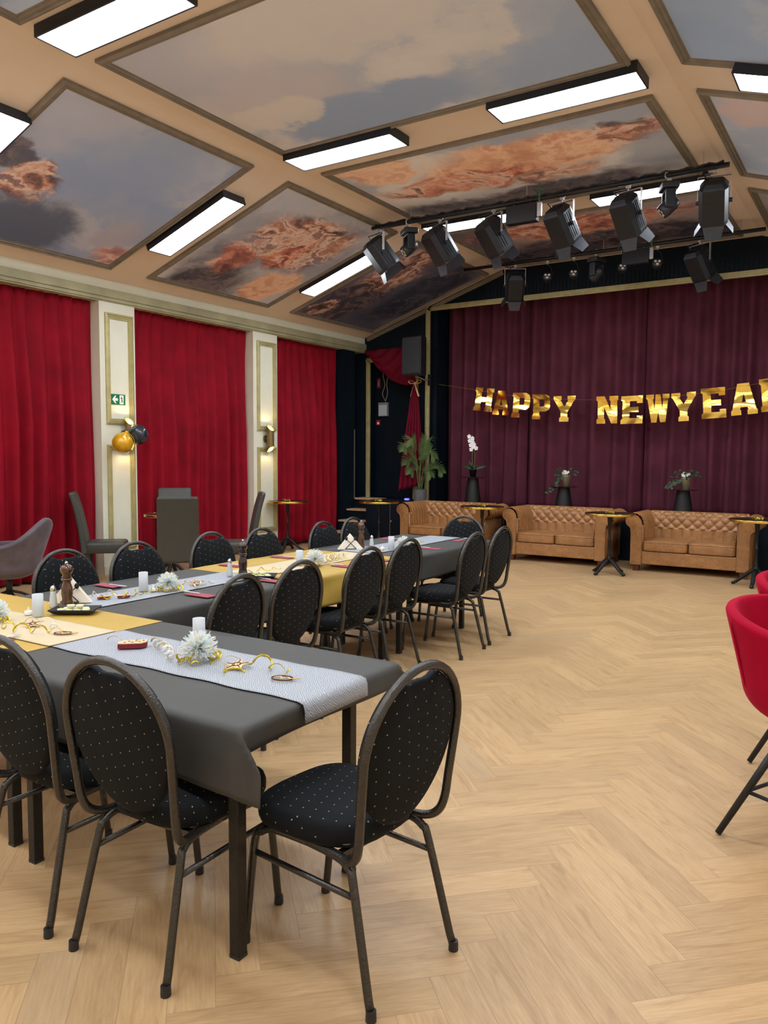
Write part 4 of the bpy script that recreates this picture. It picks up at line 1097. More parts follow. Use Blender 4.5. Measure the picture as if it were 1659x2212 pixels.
# ================================================================== HIGH-BACKED GREY CHAIRS
def make_hiback():
    t = thing('high_back_chair', '', 'chair', group='grey high-backed chairs')
    ol = superell(.225, .235, 7, 40)
    MB().pad(ol, [(.97, .345), (1, .352), (1, .44), (.985, .458), (.93, .47), (.5, .476), (.2, .477)], Tr(0, .0, 0)).build('seat', 'greyleather', t, smooth=True)
    cen = catmull([(0, -.215, .335), (0, -.235, .50), (0, -.262, .68), (0, -.305, .88), (0, -.355, 1.05)], 5)
    vs, fs = [], []; rings = []
    for i, p in enumerate(cen):
        f = i/(len(cen)-1); hw = .222-.010*f; th = .040-.010*f
        if i in (0, len(cen)-1): hw -= .012; th *= .6
        for x, y in superell(hw, th, 6, 28): vs.append((x, p.y+y-.01, p.z))
    n = 28
    for i in range(len(cen)-1):
        for k in range(n): fs.append((i*n+k, i*n+(k+1) % n, (i+1)*n+(k+1) % n, (i+1)*n+k))
    fs.append(tuple(reversed(range(n)))); fs.append(tuple(range((len(cen)-1)*n, len(cen)*n)))
    MB().add(vs, fs).build('backrest', 'greyleather', t, smooth=False, bevel=.004)
    for sx in (-1, 1):
        for sy_ in (-1, 1):
            MB().box(sx*.19-.018, sx*.19+.018, sy_*.19-.018-(.0), sy_*.19+.018, 0, .35).build('leg', 'blackleg', t)
    return t
hb = make_hiback(); hb.location = (-6.50, 5.97, 0); hb.rotation_euler = (0, 0, math.radians(47)); hb['label'] = 'grey high-backed chair seen squarely from behind'
dup(hb, (-7.72, 5.98, 0), math.radians(-43), 'grey high-backed chair in profile facing right, before the cream pilaster')
dup(hb, (-6.52, 6.82, 0), math.radians(137), 'grey high-backed chair in profile facing left, by the far cream pilaster')
dup(hb, (-7.66, 6.98, 0), math.radians(-133), 'grey high-backed chair mostly hidden behind another, only its top showing')

# ================================================================== SHELL CHAIRS
def shell(parent, r, zb, seat, hb_, ha, lean, m, open_a=2.35, name='shell', th=.045, pw=1.2):
    def fn(u, v):
        a = -open_a+2*open_a*u                       # 0 = back
        c = .5+.5*math.cos(a*PI/open_a) if abs(a) > .0 else 1
        side = min(1, abs(a)/open_a)
        top = ha+(hb_-ha)*max(0, math.cos(min(PI/2, abs(a)*.80)))**pw
        if v < .35:
            q = v/.35; rr = r*(.30+.62*math.sin(q*PI/2)); z = zb+(seat-zb)*(1-math.cos(q*PI/2))
        else:
            q = (v-.35)/.65; rr = r*(.92+.10*q) + lean*q*max(0, math.cos(a*.8)); z = seat+(top-seat)*q
            if q > .92: rr += .0
        x = math.sin(a)*rr*1.03; y = -math.cos(a)*rr
        return (x, y, z)
    return MB().grid(fn, 48, 18).build(name, m, parent, smooth=True, solid=th, subsurf=1)
def make_red():
    t = thing('red_tub_chair', '', 'chair', group='crimson velvet tub chairs')
    s_ = shell(t, .285, .50, .62, .93, .84, .05, 'redvelvet')
    MB().pad(superell(.22, .22, 3, 36), [(.8, .545), (1, .56), (1, .60), (.93, .62), (.5, .628), (.1, .63)]).build('seat_cushion', 'redvelvet', t, smooth=True)
    for sg in (-1, 1):
        q = [(sg*math.sin(.95)*.321*k_, -math.cos(.95)*.312*k_, z) for k_, z in ((1.12, .87), (1.02, .75), (.92, .63), (.79, .549))]
        MB().tube(catmull(q, 5), .004, 6).build('seam', 'redvelvet', s_, smooth=True)
    MB().lathe([(.10, .49), (.12, .50), (.12, .515)], 20).build('seat_plate', 'blackleg', t)
    for k in range(4):
        a = PI/4+k*PI/2; c, sn = math.cos(a), math.sin(a)
        l = MB().tube([(.09*c, .09*sn, .50), (.357*c, .357*sn, .008)], [.0165, .0125], 12).build('leg', 'blackleg', t, smooth=True)
        a2 = a+PI/2
        MB().tube([(.26*c, .26*sn, .19), (.26*math.cos(a2), .26*math.sin(a2), .19)], .008, 8).build('stretcher', 'blackleg', t, smooth=True)
    return t
rc = make_red(); rc.location = (-.165, 3.37, 0); rc.rotation_euler = (0, 0, math.radians(-117)); rc['label'] = 'crimson velvet tub chair cut by the right edge, the nearer one'
dup(rc, (-.17, 4.24, 0), math.radians(-117), 'crimson velvet tub chair behind the nearer one at the right edge, just a sliver')
def make_greytub():
    t = thing('swivel_armchair', '', 'chair', group='grey velvet swivel armchairs')
    shell(t, .285, .30, .42, .87, .61, .10, 'greyvelvet', th=.06, pw=5)
    MB().pad(superell(.25, .25, 3, 36), [(.8, .36), (1, .38), (1, .44), (.93, .47), (.5, .48), (.1, .482)], Tr(0, .06, 0)).build('seat_cushion', 'greyvelvet', t, smooth=True)
    MB().tube([(0, 0, .11), (0, 0, .33)], [.028, .032], 12).build('column', 'blackleg', t, smooth=True)
    for k in range(4):
        a = PI/4+k*PI/2
        MB().tube([(0, 0, .15), (.12*math.cos(a), .12*math.sin(a), .11), (.31*math.cos(a), .31*math.sin(a), .012)], .013, 8).build('leg', 'blackleg', t, smooth=True)
    return t
gt = make_greytub(); gt.location = (-7.22, 4.44, 0); gt.rotation_euler = (0, 0, math.radians(122)); gt['label'] = 'grey velvet swivel armchair turned away, its backrest leaning right'
dup(gt, (-7.72, 4.20, 0), math.radians(-150), 'grey velvet armchair at the left edge of which only the back shows')

# ================================================================== WALL LAMPS, BALLOONS, SIGN
def make_sconce():
    t = thing('wall_lamp', '', 'wall lamp', group='bronze up-and-down wall lamps')
    n = 32; r = .055
    def tubeends(r_, inner=0):
        vs = []
        for e in (-1, 1):
            for k in range(n):
                a = 2*PI*k/n; x, y = r_*math.cos(a), r_*math.sin(a)
                zz = e*(.165 - x*1.0*.9 - inner); vs.append((x+.105, y, zz))
        return vs
    vs = tubeends(r); fs = [(k, (k+1) % n, n+(k+1) % n, n+k) for k in range(n)]
    vi = tubeends(r-.004); vs += vi; fs += [(2*n+(k+1) % n, 2*n+k, 3*n+k, 3*n+(k+1) % n) for k in range(n)]
    for b in (0, n): fs += [(b+k, b+(k+1) % n, 2*n+b+(k+1) % n, 2*n+b+k) for k in range(n)]
    MB().add(vs, fs).build('shade_tube', 'sconce', t, smooth=False)
    for e in (-1, 1):
        MB().lathe([(.045, 0), (.05, .004)], 24, Tr(.105, 0, e*.06)).build('light_source', 'glow', t)
        MB().lathe([(.012, 0), (.022, .02), (.022, .04), (.008, .052)], 14, Tr(.105, 0, e*.085) @ (Rx(0) if e > 0 else Rx(PI))).build('bulb', 'glow', t, smooth=True)
    MB().lathe([(.055, 0), (.055, .018), (.05, .02)], 24, Ry(PI/2)).build('wall_plate', 'sconce', t)
    MB().tube([(.01, 0, 0), (.06, 0, 0)], .012, 8).build('arm', 'sconce', t)
    return t
sc = make_sconce(); sc.location = (XL, 6.555, 1.735); sc['label'] = 'bronze wall lamp on the near pilaster with two balloons tied to it'
dup(sc, (XL, 9.215, 1.735), 0, 'bronze wall lamp on the far cream pilaster, without balloons')
for y in (6.555, 9.215):
    for e in (-1, 1):
        ld = bpy.data.lights.new('sconce_bulb', 'POINT'); ld.energy = 2.2; ld.color = (1, .72, .38); ld.shadow_soft_size = .02
        lo = bpy.data.objects.new('sconce_bulb_light', ld); C.objects.link(lo); lo.location = (XL+.105, y, 1.735+e*.150)
def balloon(x, y, z, r, m, label, sq=1.0):
    t = thing('balloon', label, 'balloon', (x, y, z))
    MB().lathe([(.0008, -r*1.0)]+[(r*math.sin(PI*k/20), -r*math.cos(PI*k/20)) for k in range(1, 18)]+[(r*.36, r*.98), (r*.18, r*1.08), (r*.08, r*1.14), (r*.12, r*1.2)], 32).build('skin', m, t, smooth=True)
    return t
b1 = balloon(-7.80, 6.30, 1.625, .125, 'balgold', 'gold balloon hanging below the near wall lamp'); b1.rotation_euler = (-.12, .35, 0)
MB().tube(catmull([(0, .0, .15), (.07, .08, .09), (.10, .10, -.02), (.06, .09, -.11)], 5), .004, 6).build('gold_string', 'goldfoil', b1, smooth=True)
b2 = balloon(-7.76, 6.50, 1.730, .125, 'balblack', 'black balloon tied right of the near wall lamp'); b2.rotation_euler = (.9, .9, 0)
sg = thing('exit_sign', 'green exit sign with white left arrow and running figure on the near pilaster', 'sign', (XL+.002, 6.475, 2.165))
T_ = WT
MB().prism([(-.105, -.065), (.105, -.065), (.105, .065), (-.105, .065)], 0, .006, T_).build('plate', 'green', sg)
mb = MB(); mb.prism([(-.093, 0), (-.050, .047), (-.032, .047), (-.052, .016), (-.008, .016), (-.008, -.016), (-.052, -.016), (-.032, -.047), (-.050, -.047)], .006, .0075, T_)
mb.build('arrow', 'white', sg)
MB().prism([(.018, -.055), (.078, -.055), (.078, .055), (.018, .055)], .006, .0072, T_).build('doorway', 'white', sg)
mb = MB()
mb.prism([(.044+.006*math.cos(a), .037+.006*math.sin(a)) for a in [2*PI*k/12 for k in range(12)]], .0072, .0085, T_)
for q in ([(.038, .026), (.052, .029), (.058, .0), (.046, -.004)], [(.046, -.004), (.058, .0), (.066, -.022), (.076, -.034), (.071, -.039), (.058, -.026)], [(.046, -.004), (.055, -.004), (.048, -.024), (.034, -.044), (.028, -.041), (.041, -.022)],
          [(.038, .026), (.042, .018), (.030, .010), (.026, .014)], [(.050, .028), (.056, .020), (.068, .012), (.071, .017)]):
    mb.prism(q, .0072, .0085, T_)
mb.build('running_figure', 'green', sg)

# ================================================================== STAGE DOOR ITEMS, SPEAKER
YD = 12.215
def small(name, label, cat, parts, loc):
    t = thing(name, label, cat, loc)
    for (pn, m, bx) in parts: MB().box(*bx).build(pn, m, t, bevel=.002)
    return t
small('control_cabinet', 'grey-green notice box on the black stage door', 'box', [('housing', 'notice', (-.10, .10, -.05, 0, -.125, .125)), ('cover', 'frost', (-.085, .085, -.056, -.05, -.115, .08))], (-7.84, YD, 2.33))
small('fire_call_point', 'small red square call point on the black stage door', 'alarm', [('housing', 'alarmred', (-.04, .04, -.03, 0, -.05, .05)), ('window', 'white', (-.012, .03, -.034, -.03, -.03, .01))], (-7.96, YD, 2.09))
small('red_sign', 'small dark red upright sign on the black stage door', 'sign', [('plate', 'alarmred', (-.035, .035, -.008, 0, -.085, .085)), ('symbol', 'notice', (-.012, .015, -.010, -.008, -.05, .05))], (-7.96, YD, 2.81))
mb = MB(); mb.tube(catmull([(0, 0, .0), (-.05, 0, -.16), (-.01, 0, -.36), (-.06, 0, -.52), (0.01, 0, -.66)], 5), .007, 6); mb.tube(catmull([(0, 0, 0), (.06, 0, -.15), (.03, 0, -.34), (.05, 0, -.5), (0.01, 0, -.64)], 5), .007, 6)
o = mb.build('hanging_cord', 'cable', smooth=True, loc=(-7.80, YD-.03, 3.13)); tag(o, 'pale looped cord hanging above the grey-green box on the stage door', 'cord')
spk = thing('loudspeaker', 'dark grey loudspeaker on the black wall above the bow', 'speaker', (-6.785, 11.40, 2.834), -.12)
MB().prism([(-.20, .0), (.20, 0), (.15, .22), (-.15, .22)], 0, .64).build('cabinet', 'blackplastic', spk, bevel=.01)
MB().box(-.185, .185, -.012, .0, .03, .62).build('grille', 'spkgrille', spk)
MB().box(-.03, .03, -.016, -.012, .045, .062).build('badge', 'chrome', spk)
MB().tube([(.0, .12, .0), (.06, .28, -.06), (.0, .52, -.04)], .012, 8).build('bracket', 'silver', spk)
MB().box(-.03, .03, .50, .53, -.14, .05).build('wall_rail', 'blackplastic', spk)

# ================================================================== STAGE LIGHTING
def pipe(x0, x1, y, z, label, rods, bundle):
    t = thing('lighting_bar', label, 'lighting bar', ((x0+x1)/2, y, z), group='black lighting bars')
    cx = (x0+x1)/2
    MB().tube([(x0-cx, 0, 0), (x1-cx, 0, 0)], .025, 12).build('pipe', 'blackleg', t, smooth=True)
    for x in rods: MB().tube([(x-cx, 0, .02), (x-cx, 0, zc(x)-z-.004)], .004, 6).build('suspension_rod', 'silver', t)
    if bundle:
        for s_ in range(3):
            pts = [(x0-cx+.05+i*(x1-x0-.1)/60, .018*math.sin(i*1.7+s_*2), .03+.012*math.sin(i*2.3+s_)) for i in range(61)]
            MB().tube(catmull(pts, 2), .009, 6).build('cable', 'blackplastic', t, smooth=True)
P1Y, P1Z, P2Y, P2Z = 8.38, 4.325, 10.98, 4.335
pipe(-5.57, -1.42, P1Y, P1Z, 'front black lighting bar hung under the ceiling, wrapped with cables', (-5.01, -3.51, -2.01, -1.66), True)
pipe(-5.60, -1.41, P2Y, P2Z, 'rear black lighting bar near the stage, with small round lamps', (-5.2, -3.45, -1.70), False)
def clamp(t, k=1):
    mb = MB(); mb.tube(catmull([(-.0, .0, .038), (0, .036, .02), (0, .036, -.02), (0, 0, -.04)], 4), .009, 6); mb.tube([(0, 0, -.03), (0, 0, -.085)], .008, 6); mb.box(-.02, .02, -.018, .018, -.06, -.035)
    mb.build('clamp', 'silver', t)
def make_spot():
    t = thing('stage_spotlight', '', 'stage light', group='black theatre spotlights with barn doors')
    clamp(t); hw = .150
    mb = MB(); mb.box(-hw-.004, -hw+.002, -.014, .014, -.34, -.085).box(hw-.002, hw+.004, -.014, .014, -.34, -.085).box(-hw+.002, hw-.002, -.014, .014, -.091, -.085)
    mb.build('yoke', 'silver', t)
    tilt = math.radians(38); T = Tr(0, 0, -.33) @ Rx(tilt)     # body axis: local -z aims down and towards the stage
    oc = [(.10, .13), (.132, .07), (.132, -.07), (.10, -.13), (-.10, -.13), (-.132, -.07), (-.132, .07), (-.10, .13)]
    mb = MB()
    n = 8; vs = []
    for k, z in ((.72, .20), (.9, .17), (1, .15), (1, -.17), (.96, -.20)): vs += [(x*k, y*k, z) for x, y in oc]
    fs = [tuple(range(n))] + [(i*n+k, (i+1)*n+k, (i+1)*n+(k+1) % n, i*n+(k+1) % n) for i in range(4) for k in range(n)]
    mb.add(vs, fs + [tuple(reversed(range(4*n, 5*n)))], T)
    b = mb.build('body', 'spotbody', t)
    mb = MB()
    for s_ in (-1, 1):
        mb = MB()
        for q in (-.05, -.015, .02): mb.box(min(s_*.133, s_*.137), max(s_*.133, s_*.137), q, q+.012, -.15, .13, T)
        mb.build('cooling_fin', 'doorleaf', b)
    MB().box(-.05, .05, .0, .05, .2, .206, T).build('rear_panel', 'blackplastic', b)
    for s_ in (-1, 1): MB().lathe([(.022, 0), (.022, .03)], 10, T @ Tr(s_*.137, 0, 0) @ Ry(s_*PI/2)).build('knob', 'blackplastic', b)
    MB().lathe([(.10, -.215), (.105, -.20)], 24, T).build('lens', 'parlens', b, smooth=True)
    for k in range(4):
        a = k*PI/2; W2 = .10
        op = math.radians(32 if k % 2 else 22)
        TT = T @ Tr(0, 0, -.205) @ Rz(a) @ Tr(0, .115, 0) @ Rx(op)
        MB().add([(-W2, 0, 0), (W2, 0, 0), (W2*.72, 0, -.125), (-W2*.72, 0, -.125)], [(0, 1, 2, 3)], TT).build('barn_door', 'doorleaf', t, solid=.003)
    MB().tube([tuple(T @ Vector((-.06, .03, .20))), tuple(T @ Vector((-.09, .03, .26))), (-.02, .03, -.05)], .007, 6).build('power_cable', 'blackplastic', t, smooth=True)
    return t
sp0 = make_spot()
spots = [(-5.45, P1Y, P1Z, -.75, 'leftmost spotlight of the front lighting bar'), (-4.61, P1Y, P1Z, -.5, 'spotlight of the front bar, right of the left moving head'),
         (-3.91, P1Y, P1Z, -.5, 'spotlight of the front bar, left of the control box, its doors catching light'), (-3.10, P1Y, P1Z, -.3, 'spotlight of the front bar, right of the control box'),
         (-2.39, P1Y, P1Z, -.25, 'spotlight of the front bar, left of the right moving head'), (-1.55, P1Y, P1Z, .15, 'rightmost and largest-looking spotlight of the front lighting bar'),
         (-4.76, P2Y, P2Z, .5, 'left spotlight of the rear bar, in front of the gold stage moulding'), (-2.18, P2Y, P2Z, -.45, 'right spotlight of the rear bar, in front of the gold stage moulding')]
for i, (x, y, z, a, lb) in enumerate(spots):
    if i == 0: sp0.location = (x, y, z); sp0.rotation_euler = (0, 0, a); sp0['label'] = lb
    else: dup(sp0, (x, y, z), a, lb)
def make_mover():
    t = thing('moving_head_light', '', 'stage light', group='moving head stage lights')
    clamp(t)
    MB().box(-.115, .115, -.085, .085, -.15, -.085).build('base', 'blackplastic', t, bevel=.015)
    MB().box(-.105, -.078, -.05, .05, -.34, -.15).box(.078, .105, -.05, .05, -.34, -.15).box(-.105, .105, -.05, .05, -.175, -.15).build('fork', 'spotbody', t, bevel=.01)
    T = Tr(0, 0, -.31) @ Rx(math.radians(48)) @ Rz(.0)
    h = MB().lathe([(.03, .11), (.055, .10), (.07, .05), (.073, -.05), (.068, -.09), (.06, -.095)][::-1], 20, T).build('head', 'blackplastic', t, smooth=True)
    for k in range(6):
        c, s_ = math.cos(k*PI/3), math.sin(k*PI/3)
        MB().lathe([(.014, -.099), (.015, -.094)], 12, T @ Tr(.036*c, .036*s_, 0)).build('lens', 'parlens', h)
    return t
mv = make_mover()
for i, (x, y, z, a, lb) in enumerate(((-5.03, P1Y, P1Z, 2.4, 'left moving head light of the front bar, its lenses turned to us'), (-1.98, P1Y, P1Z, 2.0, 'right moving head light of the front bar'), (-3.54, P2Y, P2Z, 1.2, 'moving head light of the rear bar'))):
    if i == 0: mv.location = (x, y, z); mv.rotation_euler = (0, 0, a); mv['label'] = lb
    else: dup(mv, (x, y, z), a, lb)
def make_par():
    t = thing('par_light', '', 'stage light', group='small round three-lens lamps')
    clamp(t)
    MB().tube(catmull([(0, 0, -.08), (.05, 0, -.14), (.07, 0, -.24), (.068, 0, -.27)], 4), .005, 6).build('bracket', 'blackleg', t)
    T = Tr(0, 0, -.27) @ Rx(math.radians(70))
    b = MB().lathe([(.045, -.06), (.06, -.03), (.065, .04), (.062, .05)], 24, T).build('can', 'blackplastic', t, smooth=True)
    for k in range(3):
        a = k*2*PI/3+.5
        MB().ball((0, 0, 0), .019, 12, 6, (1, 1, .35)).build('lens', 'parlens', b, smooth=True).matrix_local = T @ Tr(.028*math.cos(a), .028*math.sin(a), .052)
    return t
pr = make_par()
for i, (x, lb) in enumerate(((-4.26, 'leftmost small round lamp on the rear bar'), (-3.87, 'second small round lamp on the rear bar, left of its moving head'), (-3.18, 'third small round lamp, below the grey box of the rear bar'), (-2.72, 'fourth small round lamp on the rear bar, right of the grey box'))):
    if i == 0: pr.location = (x, P2Y, P2Z); pr.rotation_euler = (0, 0, .35); pr['label'] = lb
    else: dup(pr, (x, P2Y, P2Z), .35, lb)
for (x, y, z, a, b_, lb) in ((-3.56, P1Y, P1Z, .36, .15, 'dark control box under the front bar, with a green strap'), (-3.0, P2Y, P2Z, .36, .15, 'dark mesh box under the rear bar, with a green strap')):
    t = thing('control_box', lb, 'box', (x, y, z), group='dark boxes on the lighting bars')
    MB().box(-.18, .18, -.05, .05, -.24, -.04).build('housing', 'spotbody', t, bevel=.006)
    mb = MB(); mb.tube([(-.1, 0, .03), (-.1, 0, -.05)], .008, 6); mb.tube([(.1, 0, .03), (.1, 0, -.05)], .008, 6); mb.build('hook', 'silver', t)
    MB().box(.185, .235, -.04, .0, -.20, -.05).build('plug_box', 'silver', t, bevel=.004)
    MB().box(.20, .216, -.03, -.02, -.06, .155).build('strap', 'greenstrap', t)

# ================================================================== PLANTS AND PEDESTALS ON THE STAGE
def make_pedestal():
    t = thing('cone_side_table', '', 'side table', group='black cone side tables')
    MB().lathe([(.155, 0), (.155, .01), (.085, 1.0), (.085, 1.01)], 32).build('cone', 'blackleg', t, smooth=True)
    MB().lathe([(.195, 1.01), (.2, 1.018), (.195, 1.03)], 40).build('tabletop', 'darkwood', t)
    return t
ZS = .58
pd = make_pedestal()
peds = ((-5.72, 11.62, .565, 'black cone side table under the white orchid'), (-4.17, 11.62, .45, 'black cone side table behind the middle sofa'), (-2.42, 11.62, .45, 'black cone side table behind the right sofa'))
for i, (x, y, h, lb) in enumerate(peds):
    o = pd if i == 0 else dup(pd, (x, y, ZS), 0, lb)
    o.location = (x, y, ZS); o['label'] = lb; o.scale = (1, 1, h/1.03)
def leafquad(mb, p, d, L, wd, nrm, bend=.3):
    d = d.normalized(); s_ = d.cross(nrm).normalized(); nn = s_.cross(d)
    pts = []
    for f, w_ in ((0, .15), (.3, .9), (.6, .8), (.85, .4), (1, .02)):
        c = p+d*L*f-nn*(bend*L*f*f); pts += [c-s_*wd*w_, c+s_*wd*w_]
    mb.add(pts, [(0, 1, 3, 2), (2, 3, 5, 4), (4, 5, 7, 6), (6, 7, 9, 8)])
# palm
pm = thing('potted_palm', 'potted palm with feathery fronds on the stage beside the gold moulding', 'plant', (-6.68, 11.55, .72))
MB().lathe([(.094, -.14), (.10, -.12), (.112, .19), (.118, .20), (.108, .20), (.104, .17)], 28).build('pot', 'concrete', pm, smooth=False)
MB().lathe([(.104, .165), (.02, .175)], 20).build('soil', 'castiron', pm)
fr = [(-.17, .86, .20), (-.06, .95, .05), (.06, .93, .1), (.16, .86, .22), (.26, .74, .4), (-.24, .62, .50), (.02, .74, -.15), (.30, .50, .65), (-.17, .46, -.3), (.14, .42, .3)]
rr = random.Random(4)
for i, (sx, hh, out) in enumerate(fr):
    sy_ = rr.uniform(-.22, .14); top = Vector((sx, sy_, hh*.98+.12)); base = Vector((rr.uniform(-.03, .03), rr.uniform(-.03, .03), .16))
    mid = base.lerp(top, .55)+Vector((-sx*.25, 0, .08)); tip = top+Vector((sx*.45, 0, -.10-.1*abs(sx)))
    P = catmull([base, mid, top, tip], 9); mb = MB(); mb.tube(P, [.006-.004*k/len(P) for k in range(len(P))], 5)
    n0 = int(len(P)*.42)
    for k in range(n0, len(P)-1):
        d = (P[k+1]-P[k]).normalized(); sd = d.cross(Vector((0, 1, 0.2))).normalized(); f = (k-n0)/(len(P)-n0); L = .17*math.sin(PI*(.18+.75*f))
        for s_ in (-1, 1):
            for q in (0, .33, .66):
                leafquad(mb, P[k].lerp(P[k+1], q), d*1.1+sd*s_, L, .0032, Vector((0, 1, .2)), .25)
    mb.build('frond', 'leaf', pm, smooth=True)
# orchid
px_, py_, ph = peds[0][0], peds[0][1], ZS+peds[0][2]
oc = thing('potted_orchid', 'white orchid in a dark pot on the left cone side table', 'plant', (px_, py_, ph))
MB().lathe([(.045, 0), (.062, .12), (.066, .125), (.058, .11)], 24).build('pot', 'castiron', oc, smooth=True)
for i, (a, L) in enumerate(((.1, .22), (PI-.1, .22), (1.8, .18), (-1.6, .16))):
    mb = MB(); leafquad(mb, Vector((0, 0, .12)), Vector((math.cos(a), math.sin(a)*.5, .45)), L, .035, Vector((0, -.8, .6)), .3); mb.build('leaf', 'leafdark', oc, smooth=True, solid=.003)
stm = [[(0, 0, .1), (-.02, 0, .3), (-.01, -.01, .5), (-.03, -.02, .64)], [(0.01, 0, .1), (.03, 0, .3), (.02, 0, .45), (.06, -.02, .54)]]
for P in stm: MB().tube(catmull(P, 6), .0035, 6).build('stem', 'stem', oc, smooth=True)
for i, (x, z) in enumerate(((-.06, .66), (0, .63), (-.05, .59), (.01, .56), (-.03, .52), (.02, .49), (.07, .47), (-.02, .45), (.0, .60), (.03, .53))):
    mb = MB()
    for k in range(5):
        a = PI/2+k*2*PI/5; d = Vector((math.cos(a), -.25, math.sin(a)))
        leafquad(mb, Vector((x, -.03, z)), d, .042, .02, Vector((0, -1, 0)), -.1)
    mb.ball((x, -.04, z), .008, 8, 5); mb.build('flower', 'petal', oc, smooth=True)
# ivy pots
for (x, y, h, lb), lb2, flip in ((peds[1], 'trailing ivy with white flowers in a champagne pot, middle side table', -1), (peds[2], 'ivy with white flowers in a champagne pot, right side table', 1)):
    iv = thing('potted_ivy', lb2, 'plant', (x+.03, y, ZS+h))
    MB().lathe([(.048, 0), (.066, .165), (.070, .17), (.062, .155)], 28).build('pot', 'goldpot', iv, smooth=True)
    rr = random.Random(20+flip)
    for k in range(34):
        a = rr.uniform(0, 2*PI); e = rr.uniform(.1, 1.2); L = rr.uniform(.07, .15)
        p = Vector((.04*math.cos(a), .04*math.sin(a), .16)); d = Vector((math.cos(a)*math.cos(e), math.sin(a)*math.cos(e), math.sin(e)))
        tip = p+d*L; mb = MB(); mb.tube([p, tip], .0015, 4); leafquad(mb, tip, Vector((d.x, d.y, rr.uniform(-.6, .3))), rr.uniform(.035, .055), .019, Vector((0, -.6, .8)), .2); mb.build('leaf', 'leafdark', iv, smooth=True)
    for k in range(3):
        P = catmull([(0, -.03, .15), (flip*-.0-.07-.02*k, -.06, .12), (-.13-.04*k, -.07, .0-.02*k if flip < 0 else .10), (-.17-.05*k, -.08, -.04-.03*k if flip < 0 else .03)], 4)
        mb = MB(); mb.tube(P, .0018, 4)
        for q in P[2:]: leafquad(mb, q, Vector((rr.uniform(-1, 1), -.2, rr.uniform(-1, .4))), .04, .017, Vector((0, -1, .2)), .2)
        mb.build('vine', 'leafdark', iv, smooth=True)
    for k in range(9):
        a = k*2.4; mb = MB(); c = Vector((.03*math.cos(a)*(k/4)-.01, -.03, .215+.02*math.sin(a)))
        for q in range(5):
            b = q*2*PI/5; leafquad(mb, c, Vector((math.cos(b), -.3, math.sin(b))), .022, .010, Vector((0, -1, 0)), 0)
        mb.build('flower', 'petal', iv, smooth=True)

# ================================================================== HAPPY NEW YEAR BANNER
GL = {   # slab letters on a 10 x 14 grid: list of polygons
 'H': [[(0, 0), (4, 0), (4, 2), (3.6, 2.6), (3.6, 5.6), (6.4, 5.6), (6.4, 2.6), (6, 2), (6, 0), (10, 0), (10, 2), (9.4, 2.6), (9.4, 11.4), (10, 12), (10, 14), (6, 14), (6, 12), (6.4, 11.4), (6.4, 8.4), (3.6, 8.4), (3.6, 11.4), (4, 12), (4, 14), (0, 14), (0, 12), (.6, 11.4), (.6, 2.6), (0, 2)]],
 'N': [[(0, 0), (4, 0), (4, 2), (3.5, 2.6), (3.5, 8.2), (6.8, 0), (9.5, 0), (9.5, 11.4), (10, 12), (10, 14), (6, 14), (6, 12), (6.5, 11.4), (6.5, 7.0), (3.8, 14), (0, 14), (0, 12), (.6, 11.4), (.6, 2.6), (0, 2)]],
 'E': [[(0, 0), (10, 0), (10, 4), (7.4, 4), (7.4, 2.8), (4, 2.8), (4, 5.8), (8, 5.8), (8, 8.4), (4, 8.4), (4, 11.3), (7.2, 11.3), (7.2, 10.2), (9.8, 10.2), (9.8, 14), (0, 14), (0, 12), (.7, 11.4), (.7, 2.6), (0, 2)]],
 'Y': [[(2.8, 0), (7.2, 0), (7.2, 2), (6.6, 2.6), (6.6, 5.2), (9.6, 11.4), (10.2, 12), (10.2, 14), (6.4, 14), (6.4, 12), (6.8, 11.6), (5, 8.2), (3.2, 11.6), (3.6, 12), (3.6, 14), (-.2, 14), (-.2, 12), (.4, 11.4), (3.4, 5.2), (3.4, 2.6), (2.8, 2)]],
 'W': [[(2.1, 0), (4.4, 0), (5.2, 5.2), (6, 0), (8.3, 0), (9.6, 11.4), (10.2, 12), (10.2, 14), (7.2, 14), (7.2, 12), (7.5, 11.6), (7.0, 6.5), (6.3, 14), (4.2, 14), (3.6, 6.5), (3.0, 11.6), (3.4, 12), (3.4, 14), (.0, 14), (.0, 12), (.6, 11.4)]],
 'A': [[(0, 0), (3.8, 0), (3.8, 2), (3.4, 2.4), (3.7, 3.4), (6.3, 3.4), (6.6, 2.4), (6.2, 2), (6.2, 0), (10, 0), (10, 2), (9.5, 2.4), (7.2, 14), (2.8, 14), (.5, 2.4), (0, 2)], [(4.2, 5.6), (5.0, 9.6), (5.8, 5.6)]],
 'P': [[(0, 0), (4.6, 0), (4.6, 2), (4.0, 2.6), (4.0, 4.4), (7.4, 4.4), (9.4, 5.6), (9.8, 7.4), (9.8, 11), (9.2, 13), (7.4, 14), (0, 14), (0, 12), (.6, 11.4), (.6, 2.6), (0, 2)], [(4.0, 7.2), (4.0, 11.2), (6.2, 11.2), (6.7, 10.7), (6.7, 7.7), (6.2, 7.2)]],
 'R': [[(0, 0), (4.4, 0), (4.4, 2), (4.0, 2.6), (4.0, 4.8), (5.2, 4.8), (6.2, 0), (10, 0), (10, 2), (9.3, 2.4), (8.3, 5.4), (9.4, 6.6), (9.6, 8), (9.6, 11.2), (9, 13), (7.2, 14), (0, 14), (0, 12), (.6, 11.4), (.6, 2.6), (0, 2)], [(4.0, 7.4), (4.0, 11.2), (6.0, 11.2), (6.5, 10.7), (6.5, 7.9), (6.0, 7.4)]]}
